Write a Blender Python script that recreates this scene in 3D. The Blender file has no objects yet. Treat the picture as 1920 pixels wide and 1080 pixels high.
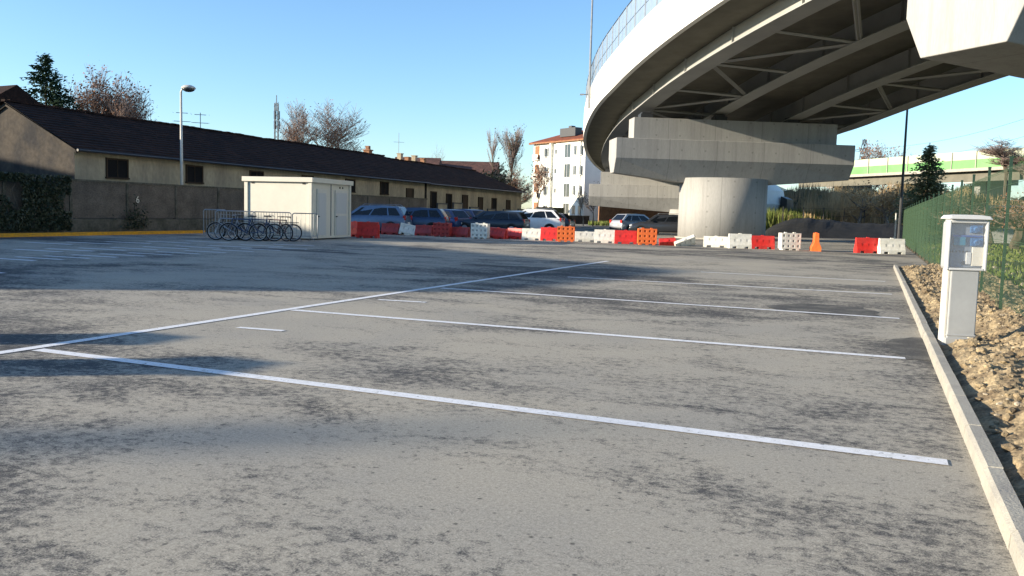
import bpy, bmesh, math, random
from mathutils import Vector, Matrix
R_ = math.radians
random.seed(7)
sc = bpy.context.scene
C = sc.collection

# ------------------------------------------------------------------ camera
YAW, PITCH, ROLL, CAMH = R_(22.843), R_(5.049), R_(1.501), 1.35
cd = bpy.data.cameras.new('camera'); cam = bpy.data.objects.new('camera', cd); C.objects.link(cam)
cd.sensor_width = 36; cd.lens = 30.0; cd.clip_start = .05; cd.clip_end = 3000
fw = Vector((-math.sin(YAW)*math.cos(PITCH), math.cos(YAW)*math.cos(PITCH), -math.sin(PITCH)))
rt = Vector((math.cos(YAW), math.sin(YAW), 0)); up = rt.cross(fw)
rr = rt*math.cos(ROLL)+up*math.sin(ROLL); uu = -rt*math.sin(ROLL)+up*math.cos(ROLL)
m = Matrix((rr, uu, -fw)).transposed().to_4x4(); m.translation = Vector((0, 0, CAMH))
cam.matrix_world = m
sc.camera = cam

# ------------------------------------------------------------------ light
SUN_EL, SUN_DIR = R_(13.5), R_(35.0)        # shadows fall along SUN_DIR (counted from +X)
sunvec = Vector((-math.cos(SUN_DIR)*math.cos(SUN_EL), -math.sin(SUN_DIR)*math.cos(SUN_EL), math.sin(SUN_EL)))
w = bpy.data.worlds.new('World'); sc.world = w; w.use_nodes = True
nt = w.node_tree; bgn = nt.nodes['Background']
sky = nt.nodes.new('ShaderNodeTexSky'); sky.sky_type = 'NISHITA'; sky.sun_disc = False
sky.sun_elevation = SUN_EL
sky.sun_rotation = math.atan2(sunvec.x, sunvec.y)
sky.altitude = 150; sky.air_density = 1.0; sky.dust_density = 0.3; sky.ozone_density = 4.0
nt.links.new(sky.outputs[0], bgn.inputs[0]); bgn.inputs[1].default_value = 0.128
sl = bpy.data.lights.new('sun', 'SUN'); sl.energy = 5.0; sl.angle = R_(.53); sl.color = (1, .87, .68)
so = bpy.data.objects.new('sun', sl); C.objects.link(so)
so.rotation_euler = sunvec.to_track_quat('Z', 'Y').to_euler()
so.location = (-40, -40, 60)
sc.view_settings.view_transform = 'Standard'; sc.view_settings.look = 'None'
sc.view_settings.exposure = 1.15; sc.view_settings.gamma = 1; sc.view_settings.use_curve_mapping = False
sc.render.engine = 'CYCLES'

# ------------------------------------------------------------------ survey frame: u to the right, v ahead of the photographer
cy, sy = math.cos(YAW), math.sin(YAW)
def W(u, v, z=0): return Vector((u*cy-v*sy, u*sy+v*cy, z))
def DU(ang): return ang+YAW           # angle in the u/v frame -> world angle
def at(px, v, z=0):                    # photo column at distance v
    return W((px-960)/1600*v, v, z)

# ------------------------------------------------------------------ materials
def mat(name, c1, c2=None, rough=.8, scale=3.0, detail=6, lo=.35, hi=.65, metal=0, bump=0, bscale=None, grain=0, gscale=60, stretch=None, spec=.5, alpha=1, trans=0, joints=None):
    m = bpy.data.materials.new(name); m.use_nodes = True
    n, l = m.node_tree.nodes, m.node_tree.links
    b = n['Principled BSDF']
    b.inputs['Roughness'].default_value = rough; b.inputs['Metallic'].default_value = metal
    b.inputs['Specular IOR Level'].default_value = min(spec, .12) if rough >= .8 else spec
    b.inputs['Alpha'].default_value = alpha
    b.inputs['Transmission Weight'].default_value = trans
    b.inputs['Base Color'].default_value = (*c1, 1)
    if c2 is None and not bump and not grain: c2 = tuple(x*.86 for x in c1)
    tc = n.new('ShaderNodeTexCoord'); mp = n.new('ShaderNodeMapping')
    l.new(tc.outputs['Object'], mp.inputs[0])
    if stretch: mp.inputs['Scale'].default_value = stretch
    cur = None
    if c2 is not None:
        nz = n.new('ShaderNodeTexNoise'); nz.inputs['Scale'].default_value = scale; nz.inputs['Detail'].default_value = detail
        nz.inputs['Roughness'].default_value = .62
        l.new(mp.outputs[0], nz.inputs[0])
        mr = n.new('ShaderNodeMapRange'); mr.inputs[1].default_value = lo; mr.inputs[2].default_value = hi
        l.new(nz.outputs[0], mr.inputs[0])
        mx = n.new('ShaderNodeMix'); mx.data_type = 'RGBA'; mx.inputs[6].default_value = (*c1, 1); mx.inputs[7].default_value = (*c2, 1)
        l.new(mr.outputs[0], mx.inputs[0]); cur = mx.outputs[2]
    if grain:
        nz = n.new('ShaderNodeTexNoise'); nz.inputs['Scale'].default_value = gscale; nz.inputs['Detail'].default_value = 3
        l.new(mp.outputs[0], nz.inputs[0])
        mr = n.new('ShaderNodeMapRange'); mr.inputs[1].default_value = .3; mr.inputs[2].default_value = .7
        mr.inputs[3].default_value = 1-grain; mr.inputs[4].default_value = 1+grain*.5
        l.new(nz.outputs[0], mr.inputs[0])
        mx = n.new('ShaderNodeMix'); mx.data_type = 'RGBA'; mx.blend_type = 'MULTIPLY'; mx.inputs[0].default_value = 1
        if cur: l.new(cur, mx.inputs[6])
        else: mx.inputs[6].default_value = (*c1, 1)
        l.new(mr.outputs[0], mx.inputs[7]); cur = mx.outputs[2]
    if joints:                                  # shutter joints and tie holes cast into the concrete
        sx = n.new('ShaderNodeSeparateXYZ'); l.new(tc.outputs['Object'], sx.inputs[0])
        def M_(op, x, y, z=None):
            r = n.new('ShaderNodeMath'); r.operation = op
            for i, q in enumerate((x, y, z)):
                if q is None: continue
                if isinstance(q, (int, float)): r.inputs[i].default_value = q
                else: l.new(q, r.inputs[i])
            return r.outputs[0]
        fx = M_('ABSOLUTE', M_('SUBTRACT', M_('FRACT', M_('DIVIDE', M_('ADD', sx.outputs[0], 100), joints[0]), 0), .5), 0)
        jl = M_('LESS_THAN', fx, .012/joints[0]*1.6)
        hx = M_('ABSOLUTE', M_('SUBTRACT', M_('FRACT', M_('DIVIDE', M_('ADD', sx.outputs[0], 100), joints[0]/2), 0), .5), 0)
        hz = M_('ABSOLUTE', M_('SUBTRACT', M_('FRACT', M_('DIVIDE', M_('ADD', sx.outputs[2], 100.4), joints[1]/2), 0), .5), 0)
        ho = M_('MULTIPLY', M_('LESS_THAN', hx, .035), M_('LESS_THAN', hz, .055))
        mj = n.new('ShaderNodeMix'); mj.data_type = 'RGBA'; mj.inputs[7].default_value = tuple(x*.45 for x in c1)+(1,)
        l.new(M_('MULTIPLY', M_('MAXIMUM', jl, ho), .5), mj.inputs[0]); l.new(cur, mj.inputs[6]); cur = mj.outputs[2]
        st = n.new('ShaderNodeMapping'); st.inputs['Scale'].default_value = (5, 5, .22); l.new(tc.outputs['Object'], st.inputs[0])
        sn = n.new('ShaderNodeTexNoise'); sn.inputs['Scale'].default_value = 1; sn.inputs['Detail'].default_value = 6; l.new(st.outputs[0], sn.inputs[0])
        sr = n.new('ShaderNodeMapRange'); sr.inputs[1].default_value = .5; sr.inputs[2].default_value = .75; sr.inputs[3].default_value = 1; sr.inputs[4].default_value = .84; l.new(sn.outputs[0], sr.inputs[0])
        ms = n.new('ShaderNodeMix'); ms.data_type = 'RGBA'; ms.blend_type = 'MULTIPLY'; ms.inputs[0].default_value = 1
        l.new(cur, ms.inputs[6]); l.new(sr.outputs[0], ms.inputs[7]); cur = ms.outputs[2]
    if cur: l.new(cur, b.inputs['Base Color'])
    if bump:
        nz = n.new('ShaderNodeTexNoise'); nz.inputs['Scale'].default_value = bscale or scale*4; nz.inputs['Detail'].default_value = 5
        l.new(mp.outputs[0], nz.inputs[0])
        bp = n.new('ShaderNodeBump'); bp.inputs['Strength'].default_value = bump; bp.inputs['Distance'].default_value = .02
        l.new(nz.outputs[0], bp.inputs['Height']); l.new(bp.outputs[0], b.inputs['Normal'])
    return m

def asphalt_mat():
    m = bpy.data.materials.new('dusty_asphalt'); m.use_nodes = True
    n, l = m.node_tree.nodes, m.node_tree.links; b = n['Principled BSDF']
    b.inputs['Roughness'].default_value = .92; b.inputs['Specular IOR Level'].default_value = .06
    tc = n.new('ShaderNodeTexCoord')
    def noise(scale, detail, st=(1, 1, 1), rot=0, dist=0, rough=.6):
        mp = n.new('ShaderNodeMapping'); mp.inputs['Scale'].default_value = st; mp.inputs['Rotation'].default_value = (0, 0, rot)
        l.new(tc.outputs['Object'], mp.inputs[0])
        z = n.new('ShaderNodeTexNoise'); z.inputs['Scale'].default_value = scale; z.inputs['Detail'].default_value = detail
        z.inputs['Distortion'].default_value = dist; z.inputs['Roughness'].default_value = rough
        l.new(mp.outputs[0], z.inputs[0]); return z.outputs[0]
    def rng(x, a, c, d=0, e=1):
        r = n.new('ShaderNodeMapRange'); r.inputs[1].default_value = a; r.inputs[2].default_value = c
        r.inputs[3].default_value = d; r.inputs[4].default_value = e; l.new(x, r.inputs[0]); return r.outputs[0]
    def ma(op, x, y):
        r = n.new('ShaderNodeMath'); r.operation = op
        for i, q in enumerate((x, y)):
            if isinstance(q, (int, float)): r.inputs[i].default_value = q
            else: l.new(q, r.inputs[i])
        return r.outputs[0]
    big = noise(.16, 5, (.75, 1.3, 1), .25, .4)          # broad swept areas
    mid = noise(1.2, 8, (.75, 1.25, 1), .15, .5, .7)      # streaky patches
    fine = noise(13, 7, (.95, 1.1, 1), 0, .3, .78)
    gr = noise(115, 4, rough=.8)
    v = ma('ADD', ma('MULTIPLY', big, 1.15), ma('MULTIPLY', mid, .60))
    v = ma('ADD', v, ma('MULTIPLY', fine, .85))
    v = ma('ADD', v, ma('MULTIPLY', gr, .42))             # mean ~1.22
    dark = rng(v, 1.47, 1.64)
    mx = n.new('ShaderNodeMix'); mx.data_type = 'RGBA'; mx.inputs[6].default_value = (.395, .364, .298, 1); mx.inputs[7].default_value = (.098, .097, .094, 1)
    l.new(dark, mx.inputs[0])
    # sandy tint
    tint = rng(noise(.5, 4, (1, 1, 1), .8), .4, .65)
    mt = n.new('ShaderNodeMix'); mt.data_type = 'RGBA'; mt.blend_type = 'MULTIPLY'; mt.inputs[7].default_value = (.87, .89, .93, 1)
    l.new(tint, mt.inputs[0]); l.new(mx.outputs[2], mt.inputs[6])
    # stone grain of the chippings
    g = ma('MULTIPLY', rng(gr, .3, .72, 1.25, .60), rng(noise(48, 3, rough=.7), .3, .7, 1.18, .80))
    mg = n.new('ShaderNodeMix'); mg.data_type = 'RGBA'; mg.blend_type = 'MULTIPLY'; mg.inputs[0].default_value = 1
    l.new(mt.outputs[2], mg.inputs[6]); l.new(g, mg.inputs[7])
    # dark pits
    mp = n.new('ShaderNodeMapping'); l.new(tc.outputs['Object'], mp.inputs[0])
    vo = n.new('ShaderNodeTexVoronoi'); vo.inputs['Scale'].default_value = 15; l.new(mp.outputs[0], vo.inputs[0])
    pit = rng(vo.outputs['Distance'], .10, .22, 1, 0)
    pit = ma('MULTIPLY', pit, rng(noise(5.3, 4), .48, .56))
    mpit = n.new('ShaderNodeMix'); mpit.data_type = 'RGBA'; mpit.inputs[7].default_value = (.07, .068, .065, 1)
    l.new(ma('MULTIPLY', pit, .8), mpit.inputs[0]); l.new(mg.outputs[2], mpit.inputs[6])
    l.new(mpit.outputs[2], b.inputs['Base Color'])
    bp = n.new('ShaderNodeBump'); bp.inputs['Strength'].default_value = .3; bp.inputs['Distance'].default_value = .003
    l.new(gr, bp.inputs['Height']); l.new(bp.outputs[0], b.inputs['Normal'])
    return m

def paint_mat():
    m = mat('line_paint', (.74, .75, .76), (.60, .60, .58), .75, 14, lo=.45, hi=.75, grain=.12, gscale=90)
    n, l = m.node_tree.nodes, m.node_tree.links; b = n['Principled BSDF']
    tc = n.new('ShaderNodeTexCoord'); nz = n.new('ShaderNodeTexNoise'); nz.inputs['Scale'].default_value = 22; nz.inputs['Detail'].default_value = 8; nz.inputs['Roughness'].default_value = .75
    l.new(tc.outputs['Object'], nz.inputs[0])
    mr = n.new('ShaderNodeMapRange'); mr.inputs[1].default_value = .35; mr.inputs[2].default_value = .41; l.new(nz.outputs[0], mr.inputs[0])
    l.new(mr.outputs[0], b.inputs['Alpha'])
    return m

M = dict(
 asphalt=asphalt_mat(), paint=paint_mat(),
 tar=mat('tar_patch', (.095, .094, .09), (.20, .19, .165), .9, 3, detail=8, lo=.45, hi=.7, grain=.4, gscale=60),
 yellow=mat('yellow_paint', (.75, .33, .02), (.50, .24, .04), .8, 8),
 ground=mat('bare_ground', (.16, .13, .09), (.075, .095, .035), .95, .25, lo=.42, hi=.58, bump=.5, bscale=3, grain=.4, gscale=4),
 verge=mat('verge', (.10, .09, .06), (.05, .065, .03), .95, 1.5, bump=.4, grain=.4, gscale=12),
 soil=mat('clay_soil', (.37, .29, .175), (.15, .115, .075), .95, 4.5, lo=.4, hi=.62, bump=.9, bscale=28, grain=.35, gscale=45),
 shade_soil=mat('shaded_soil', (.032, .033, .034), (.02, .022, .024), .95, 1.2, bump=.8, bscale=6),  # shade on the mound put into its soil colour
 stone=mat('stones', (.46, .40, .30), (.30, .25, .18), .9, 9, grain=.2, gscale=60),
 kerb=mat('kerb_concrete', (.40, .38, .32), (.31, .295, .26), .9, 2.5, bump=.3, bscale=80, grain=.14, gscale=90),
 conc=mat('pier_concrete', (.36, .357, .34), (.295, .292, .28), .85, 1.3, detail=9, lo=.35, hi=.75, stretch=(1, 1, .16), bump=.15, bscale=40, grain=.08, gscale=25, joints=(3.05, 1.9)),
 white_conc=mat('edge_beam_paint', (.80, .78, .71), (.74, .72, .65), .7, 1.0),
 steel=mat('girder_paint', (.32, .322, .30), (.27, .272, .255), .55, .6, spec=.4),
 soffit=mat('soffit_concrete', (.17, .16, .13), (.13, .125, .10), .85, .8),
 glass=mat('screen_glass', (.30, .36, .42), None, .12, trans=.0, alpha=.72),
 dark=mat('dark_metal', (.035, .037, .04), None, .5),
 galv=mat('galvanised', (.30, .31, .32), (.22, .23, .24), .45, 6, metal=.6),
 container=mat('container_paint', (.57, .54, .455), (.52, .495, .42), .5, 1.2, lo=.4, hi=.8, grain=.03, gscale=8),
 container2=mat('container_trim', (.56, .54, .48), None, .5),
 ventgrey=mat('door_panel_grey', (.46, .47, .47), (.42, .43, .43), .6, 20, stretch=(1, 1, 6)),
 black=mat('black_rubber', (.02, .02, .022), None, .7),
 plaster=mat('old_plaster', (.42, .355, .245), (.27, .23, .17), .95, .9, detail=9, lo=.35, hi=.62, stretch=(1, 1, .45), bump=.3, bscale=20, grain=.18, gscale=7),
 gable=mat('gable_plaster', (.085, .074, .062), (.042, .041, .042), .95, .7, detail=9, lo=.38, hi=.6, bump=.4, bscale=12, grain=.2, gscale=6),  # plaster darkened to stand in for shade missing on the gable
 panelwall=mat('panel_wall', (.165, .138, .11), (.10, .085, .07), .95, 1.2, detail=8, bump=.6, bscale=30, grain=.3, gscale=18),
 plinth=mat('plinth', (.14, .125, .10), (.08, .075, .055), .95, 1.8, detail=8, grain=.3, gscale=9),
 wood=mat('old_wood', (.06, .042, .028), (.035, .025, .018), .8, 4, stretch=(1, 1, .2)),
 opening=mat('dark_opening', (.010, .010, .011), None, .8, spec=.1),
 white=mat('white_render', (.80, .79, .72), (.74, .73, .66), .85, .5, lo=.4, hi=.8),
 sill_shade_grey=mat('sill_and_shade_grey', (.52, .53, .55), (.46, .47, .49), .85, .4),  # grey for sills, and for shade painted on the apartment's side
 window=mat('window_glass', (.05, .06, .065), None, .08, spec=.8),
 brick=mat('brick', (.34, .18, .10), (.22, .12, .075), .9, 3, grain=.3, gscale=14),
 bark=mat('bark', (.14, .11, .085), (.075, .06, .045), .95, 6, stretch=(1, 1, .3)),
 twig=mat('twig', (.27, .20, .17), (.17, .13, .11), .95, 2),
 palebark=mat('pale_bark', (.30, .27, .23), (.17, .145, .12), .95, 3),
 brownleaf=mat('brown_leaf', (.27, .145, .09), (.17, .085, .05), .8, 2),
 conifer=mat('conifer_needles', (.018, .038, .022), (.035, .062, .03), .8, 2),
 evergreen=mat('evergreen_leaf', (.085, .11, .035), (.17, .15, .055), .75, 1.2),
 ivy=mat('ivy_leaf', (.022, .032, .014), (.045, .05, .02), .6, 4),
 reed=mat('dry_reeds', (.60, .43, .24), (.34, .24, .13), .9, 1.5),
 brush=mat('brushwood', (.36, .25, .15), (.20, .17, .08), .95, .35),
 grass=mat('grass', (.10, .15, .03), (.16, .17, .06), .9, 1.5),
 fencepost=mat('fence_post_green', (.012, .036, .02), None, .45),
 fence=mat('green_fence', (.05, .095, .05), None, .45),
 green_scr=mat('green_screen', (.16, .40, .13), (.12, .34, .09), .5, .3),
 cream_scr=mat('cream_screen', (.48, .50, .38), (.40, .46, .32), .6, .3),
 red=mat('red_plastic', (.66, .028, .022), (.52, .03, .022), .42, 3, grain=.22, gscale=5),
 darkred=mat('faded_red_plastic', (.44, .035, .028), (.30, .03, .025), .5, 3, grain=.22, gscale=5),
 whitep=mat('white_plastic', (.78, .76, .68), (.66, .64, .55), .45, 3, grain=.22, gscale=5),
 orange=mat('orange_plastic', (.80, .17, .03), (.66, .13, .025), .45, 3, grain=.22, gscale=5),
 pedgrey=mat('pedestal_grey', (.33, .34, .34), (.29, .30, .30), .5, 3, grain=.03, gscale=20),
 clear=mat('clear_cover', (.6, .66, .72), None, .08, alpha=.10, spec=.35),
 pedlight=mat('pedestal_trim', (.50, .51, .51), None, .45), pedin=mat('pedestal_inside', (.17, .20, .25), (.12, .15, .19), .6, 9),
 blue=mat('socket_blue', (.02, .07, .26), None, .4),
 bluelt=mat('panel_blue', (.025, .11, .28), None, .4),
 teal=mat('socket_teal', (.02, .16, .26), None, .4),
 tyre=mat('tyre', (.02, .02, .02), None, .85),
 rim=mat('alloy_rim', (.45, .46, .48), None, .35, metal=.7),
 carglass=mat('car_glass', (.008, .010, .013), None, .08, spec=.35),
 taillight=mat('tail_light', (.45, .02, .015), None, .25),
 headlight=mat('head_light', (.75, .77, .8), None, .15),
 plate=mat('number_plate', (.75, .75, .72), None, .5),
)
# roof tiles: courses as wavy rows
def tile_mat(name, c1, c2):
    m = mat(name, c1, c2, .9, 1.3, detail=8, lo=.35, hi=.65, grain=.35, gscale=5, bump=0)
    return m
M['tiles'] = tile_mat('old_roof_tiles', (.040, .022, .017), (.018, .012, .011))
M['redtiles'] = tile_mat('red_roof_tiles', (.26, .085, .05), (.15, .06, .04))
M['browntiles'] = tile_mat('brown_roof_tiles', (.17, .09, .07), (.09, .055, .045))

# ------------------------------------------------------------------ mesh builder
class MB:
    def __init__(s): s.v = []; s.f = []; s.mi = []; s.cur = 0
    def add(s, vs, fs):
        o = len(s.v); s.v += [tuple(x) for x in vs]; s.f += [tuple(i+o for i in f) for f in fs]; s.mi += [s.cur]*len(fs)
    def quad(s, a, b, c, d): s.add([a, b, c, d], [(0, 1, 2, 3)])
    def box(s, cx, cy_, cz, sx, sy_, sz, rz=0, M4=None):
        c, n = math.cos(rz), math.sin(rz); vs = []
        for z in (-1, 1):
            for x, y in ((-1, -1), (1, -1), (1, 1), (-1, 1)):
                X, Y, Z = x*sx/2, y*sy_/2, z*sz/2
                p = Vector((cx+X*c-Y*n, cy_+X*n+Y*c, cz+Z)); vs.append(M4 @ p if M4 else p)
        s.add(vs, [(3, 2, 1, 0), (4, 5, 6, 7), (0, 1, 5, 4), (1, 2, 6, 5), (2, 3, 7, 6), (3, 0, 4, 7)])
    def tube(s, a, b, r0, r1=None, n=6, cap=True):
        a, b = Vector(a), Vector(b); r1 = r0 if r1 is None else r1
        d = b-a
        if d.length < 1e-6: return
        d.normalize(); t = Vector((0, 0, 1)) if abs(d.z) < .9 else Vector((1, 0, 0))
        x = d.cross(t).normalized(); y = d.cross(x)
        vs = [a+(x*math.cos(2*math.pi*i/n)+y*math.sin(2*math.pi*i/n))*r0 for i in range(n)] + \
             [b+(x*math.cos(2*math.pi*i/n)+y*math.sin(2*math.pi*i/n))*r1 for i in range(n)]
        fs = [(i, (i+1) % n, n+(i+1) % n, n+i) for i in range(n)]
        if cap: fs += [tuple(range(n-1, -1, -1)), tuple(range(n, 2*n))]
        s.add(vs, fs)
    def path(s, pts, r, n=6):
        for a, b in zip(pts, pts[1:]): s.tube(a, b, r, n=n)
    def loft(s, rings, cap=True, closed=True):
        n = len(rings[0]); vs = [p for r in rings for p in r]; fs = []
        for k in range(len(rings)-1):
            for i in range(n if closed else n-1):
                j = (i+1) % n; fs.append((k*n+i, k*n+j, (k+1)*n+j, (k+1)*n+i))
        if cap: fs += [tuple(range(n-1, -1, -1)), tuple(range((len(rings)-1)*n, len(rings)*n))]
        s.add(vs, fs)
    def prism(s, poly, z0, z1):
        s.loft([[(x, y, z0) for x, y in poly], [(x, y, z1) for x, y in poly]])
    def torus(s, c, ax, R, r, N=20, n=6):
        ax = Vector(ax).normalized(); t = Vector((0, 0, 1)) if abs(ax.z) < .9 else Vector((1, 0, 0))
        x = ax.cross(t).normalized(); y = ax.cross(x); rings = []
        for i in range(N+1):
            a = 2*math.pi*i/N; d = x*math.cos(a)+y*math.sin(a)
            rings.append([Vector(c)+d*(R+r*math.cos(2*math.pi*j/n))+ax*r*math.sin(2*math.pi*j/n) for j in range(n)])
        s.loft(rings, cap=False)
    def build(s, name, material, parent=None, loc=None, rz=0, smooth=False, recalc=True, bevel=0):
        me = bpy.data.meshes.new(name)
        me.from_pydata(s.v, [], s.f)
        mats = material if isinstance(material, (list, tuple)) else [material]
        for q in mats: me.materials.append(q)
        if len(mats) > 1:
            for p, i in zip(me.polygons, s.mi): p.material_index = i
        if recalc:
            bm = bmesh.new(); bm.from_mesh(me); bmesh.ops.recalc_face_normals(bm, faces=bm.faces); bm.to_mesh(me); bm.free()
        if smooth:
            for p in me.polygons: p.use_smooth = True
        me.update()
        o = bpy.data.objects.new(name, me); C.objects.link(o)
        if bevel:
            bv = o.modifiers.new('bevel', 'BEVEL'); bv.width = bevel; bv.segments = 2; bv.limit_method = 'ANGLE'; bv.angle_limit = R_(35)
        if parent: o.parent = parent
        if loc is not None: o.location = loc
        if rz: o.rotation_euler[2] = rz
        return o
def tag(o, label=None, cat=None, group=None, kind=None):
    for k, x in (('label', label), ('category', cat), ('group', group), ('kind', kind)):
        if x: o[k] = x
    return o
def empty(name, loc, rz=0, label=None, cat=None, group=None):
    o = bpy.data.objects.new(name, None); C.objects.link(o); o.location = loc; o.rotation_euler[2] = rz; o.empty_display_size = .3
    return tag(o, label, cat, group)
def copy_tree(o, parent=None):
    c = o.copy(); C.objects.link(c)
    if parent: c.parent = parent
    for ch in [x for x in bpy.data.objects if x.parent == o and x is not c]: copy_tree(ch, c)
    return c

# ================================================================== THE SETTING
g = MB(); n = 40
g.quad((-1500, -1500, -.03), (1500, -1500, -.03), (1500, 1500, -.03), (-1500, 1500, -.03))
tag(g.build('ground', M['ground']), kind='structure')
# line of the old warehouse: origin and direction in the u/v frame
BO = (-18.7, 36.5); BD = (.3443, .9389); BN = (.9389, -.3443)     # BN points to the car park
def B(t, n_=0, z=0): return W(BO[0]+BD[0]*t+BN[0]*n_, BO[1]+BD[1]*t+BN[1]*n_, z)
# asphalt sheet
pts = [B(-80, 2.4), (-95, -60), (.62, -60), (.62, 27.6), (1.70, 27.9), (1.70, 62), W(36, 78), W(38, 130), W(5, 130), B(62, 2.4)]
g = MB(); g.add([(p[0], p[1], 0) for p in pts], [tuple(range(len(pts)))])
tag(g.build('car_park_asphalt', M['asphalt']), kind='structure')
# verge between yellow kerb and the wall
g = MB(); g.quad(B(-80, 2.4, -.01), B(-80, 1.6, .02), B(60, 1.6, .02), B(60, 2.4, -.01))
tag(g.build('verge', M['verge']), kind='structure')
g = MB(); g.loft([[B(t, 2.62, -.02), B(t, 2.60, .13), B(t, 2.44, .14), B(t, 2.42, -.02)] for t in (-80, -40, 0, 5)])
tag(g.build('yellow_kerb', M['yellow']), 'orange yellow painted kerb along the foot of the panel wall', 'kerb')

# painted markings
LX = -7.05
g = MB()
def line(a, b, wd):
    a, b = Vector((*a, 0)), Vector((*b, 0)); d = (b-a).normalized(); nn = Vector((-d.y, d.x, 0))*wd/2
    z = Vector((0, 0, .006)); g.quad(a-nn+z, b-nn+z, b+nn+z, a+nn+z)
line((-6.93, -6), (-7.16, 24.2), .13)
line((-6.97+.07, 5.37), (.46, 5.33), .13)
line((-6.95, 9.12), (.36, 9.30), .13)
line((-6.9, 13.20), (.40, 13.16), .12)
line((-6.0, 17.3), (.38, 17.55), .12)
line((-3.9, 21.3), (.30, 21.25), .12)
line((-6.42, 7.46), (-5.85, 7.52), .10)
line((-6.75, 10.9), (-6.0, 11.0), .11)
tag(g.build('parking_lines', M['paint']), kind='structure')
g = MB()
def gp(px, py):
    d = fw*1600+rr*(px-960)-uu*(py-540); t = -CAMH/d.z; return Vector((d.x*t, d.y*t, 0))
for k in range(11):                       # bays on the far side of the lane: one short stroke per bay
    a = gp(20+52*k, 486.5-2.05*k)
    line((a.x-.75, a.y), (a.x+.75, a.y+.03), .15)
for k in range(9):
    a = gp(70+60*k, 470-1.3*k)
    line((a.x-.9, a.y), (a.x+.9, a.y+.02), .16)
for k in range(5):
    a = gp(90+75*k, 456.5-.7*k)
    line((a.x-1.0, a.y), (a.x+1.0, a.y+.02), .18)
a = gp(0, 512); line((a.x-.5, a.y), (a.x+.1, a.y), .12)
tag(g.build('far_parking_lines', M['paint']), kind='structure')

g = MB(); random.seed(8)
for px, py, wd, dp in ((1545, 580, 1.0, .9), (1725, 655, .35, 1.0), (560, 470, 2.4, .5), (950, 500, 1.5, .4)):
    c = gp(px, py); g.add([(c.x+wd*math.cos(a)*random.uniform(.7, 1.1), c.y+dp*math.sin(a)*random.uniform(.7, 1.1), .004) for a in [2*math.pi*k/18 for k in range(18)]], [tuple(range(18))])
tag(g.build('tar_patches', M['tar']), kind='structure')
# kerb stones, one metre each, as one kerb
kb = empty('kerb', (.59, 10, 0)); tag(kb, 'pale concrete kerb running along the clay strip beside the pedestal', 'kerb')
random.seed(3)
y = -8.0
while y < 27.6:
    e = random.uniform(-.003, .003); h = .095+random.uniform(-.003, .003)
    q = MB(); prof = [(0, -.05), (.008, h-.02), (.028, h), (.098, h+.001), (.10, -.05)]
    q.loft([[(a+e, y+.003-10, b) for a, b in prof], [(a+e, y+.995-10, b) for a, b in prof]])
    q.build('kerb_stone', M['kerb'], kb); y += 1.0

# clay strip between kerb and fence, as one bumpy sheet reaching past the fence
from mathutils import noise as mn
def hsoil(x, y):
    e = min(1, max(0, (x-.69)/.25))
    h = .015+e*(.10+.10*mn.noise(Vector((x*1.3, y*.55, 2)))+.075*mn.noise(Vector((x*3.1, y*2.9, 5)))+.045*abs(mn.noise(Vector((x*8, y*8, 1))))+.03*mn.noise(Vector((x*19, y*19, 3))))
    if x > 1.3: h += .07*min(1, (x-1.3)/.3)*(1 if x < 1.9 else max(0, 1-(x-1.9)/.7))
    return h*(1 if y < 27 else max(.0, 1-(y-27)/2.5)*.95+.02)
g = MB(); xs = [.685+.032*i for i in range(64)]; ys = []
yy = 2.0
while yy < 62: ys.append(yy); yy += .035 if yy < 9 else (.06 if yy < 16 else .15 if yy < 30 else .6)
ny = len(xs)
vs = [(x, y_, hsoil(x, y_)) for y_ in ys for x in xs if True]
fs = [(j*ny+i, j*ny+i+1, (j+1)*ny+i+1, (j+1)*ny+i) for j in range(len(ys)-1) for i in range(ny-1) if not (ys[j] > 27.6 and xs[i] < 1.69)]
g.add(vs, fs)
tag(g.build('clay_strip', M['soil'], recalc=False, smooth=False), kind='structure')
# loose clods and pebbles
def clod(g, c, r):
    bm = bmesh.new(); bmesh.ops.create_icosphere(bm, subdivisions=1, radius=r)
    s = (random.uniform(.7, 1.3), random.uniform(.7, 1.3), random.uniform(.5, .9))
    rot = Matrix.Rotation(random.uniform(0, 6), 3, 'Z')
    vs = [Vector(c)+rot @ Vector((v.co.x*s[0]*random.uniform(.75, 1.2), v.co.y*s[1]*random.uniform(.75, 1.2), v.co.z*s[2])) for v in bm.verts]
    g.add(vs, [tuple(v.index for v in f.verts) for f in bm.faces]); bm.free()
random.seed(11)
g = MB()
for i in range(3400):
    y_ = 3+24*random.random()**1.6; x = random.uniform(.78, 2.4); r = random.choice((.008, .012, .016, .02, .03))*random.uniform(.7, 1.3)
    if random.random() < .10: r *= 2.2
    clod(g, (x, y_, hsoil(x, y_)+r*.15), r)
tag(g.build('clay_clods', M['soil'], recalc=False), kind='stuff', label='crumbled tan clay clods scattered between kerb and green fence', cat='clods')
g = MB()
for i in range(700):
    y_ = 3+24*random.random()**1.5; x = random.uniform(.8, 2.4); r = random.uniform(.008, .022)
    clod(g, (x, y_, hsoil(x, y_)+r*.3), r)
tag(g.build('pebbles', M['stone'], recalc=False), kind='stuff', label='pale pebbles strewn over the clay strip', cat='pebbles')

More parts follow.
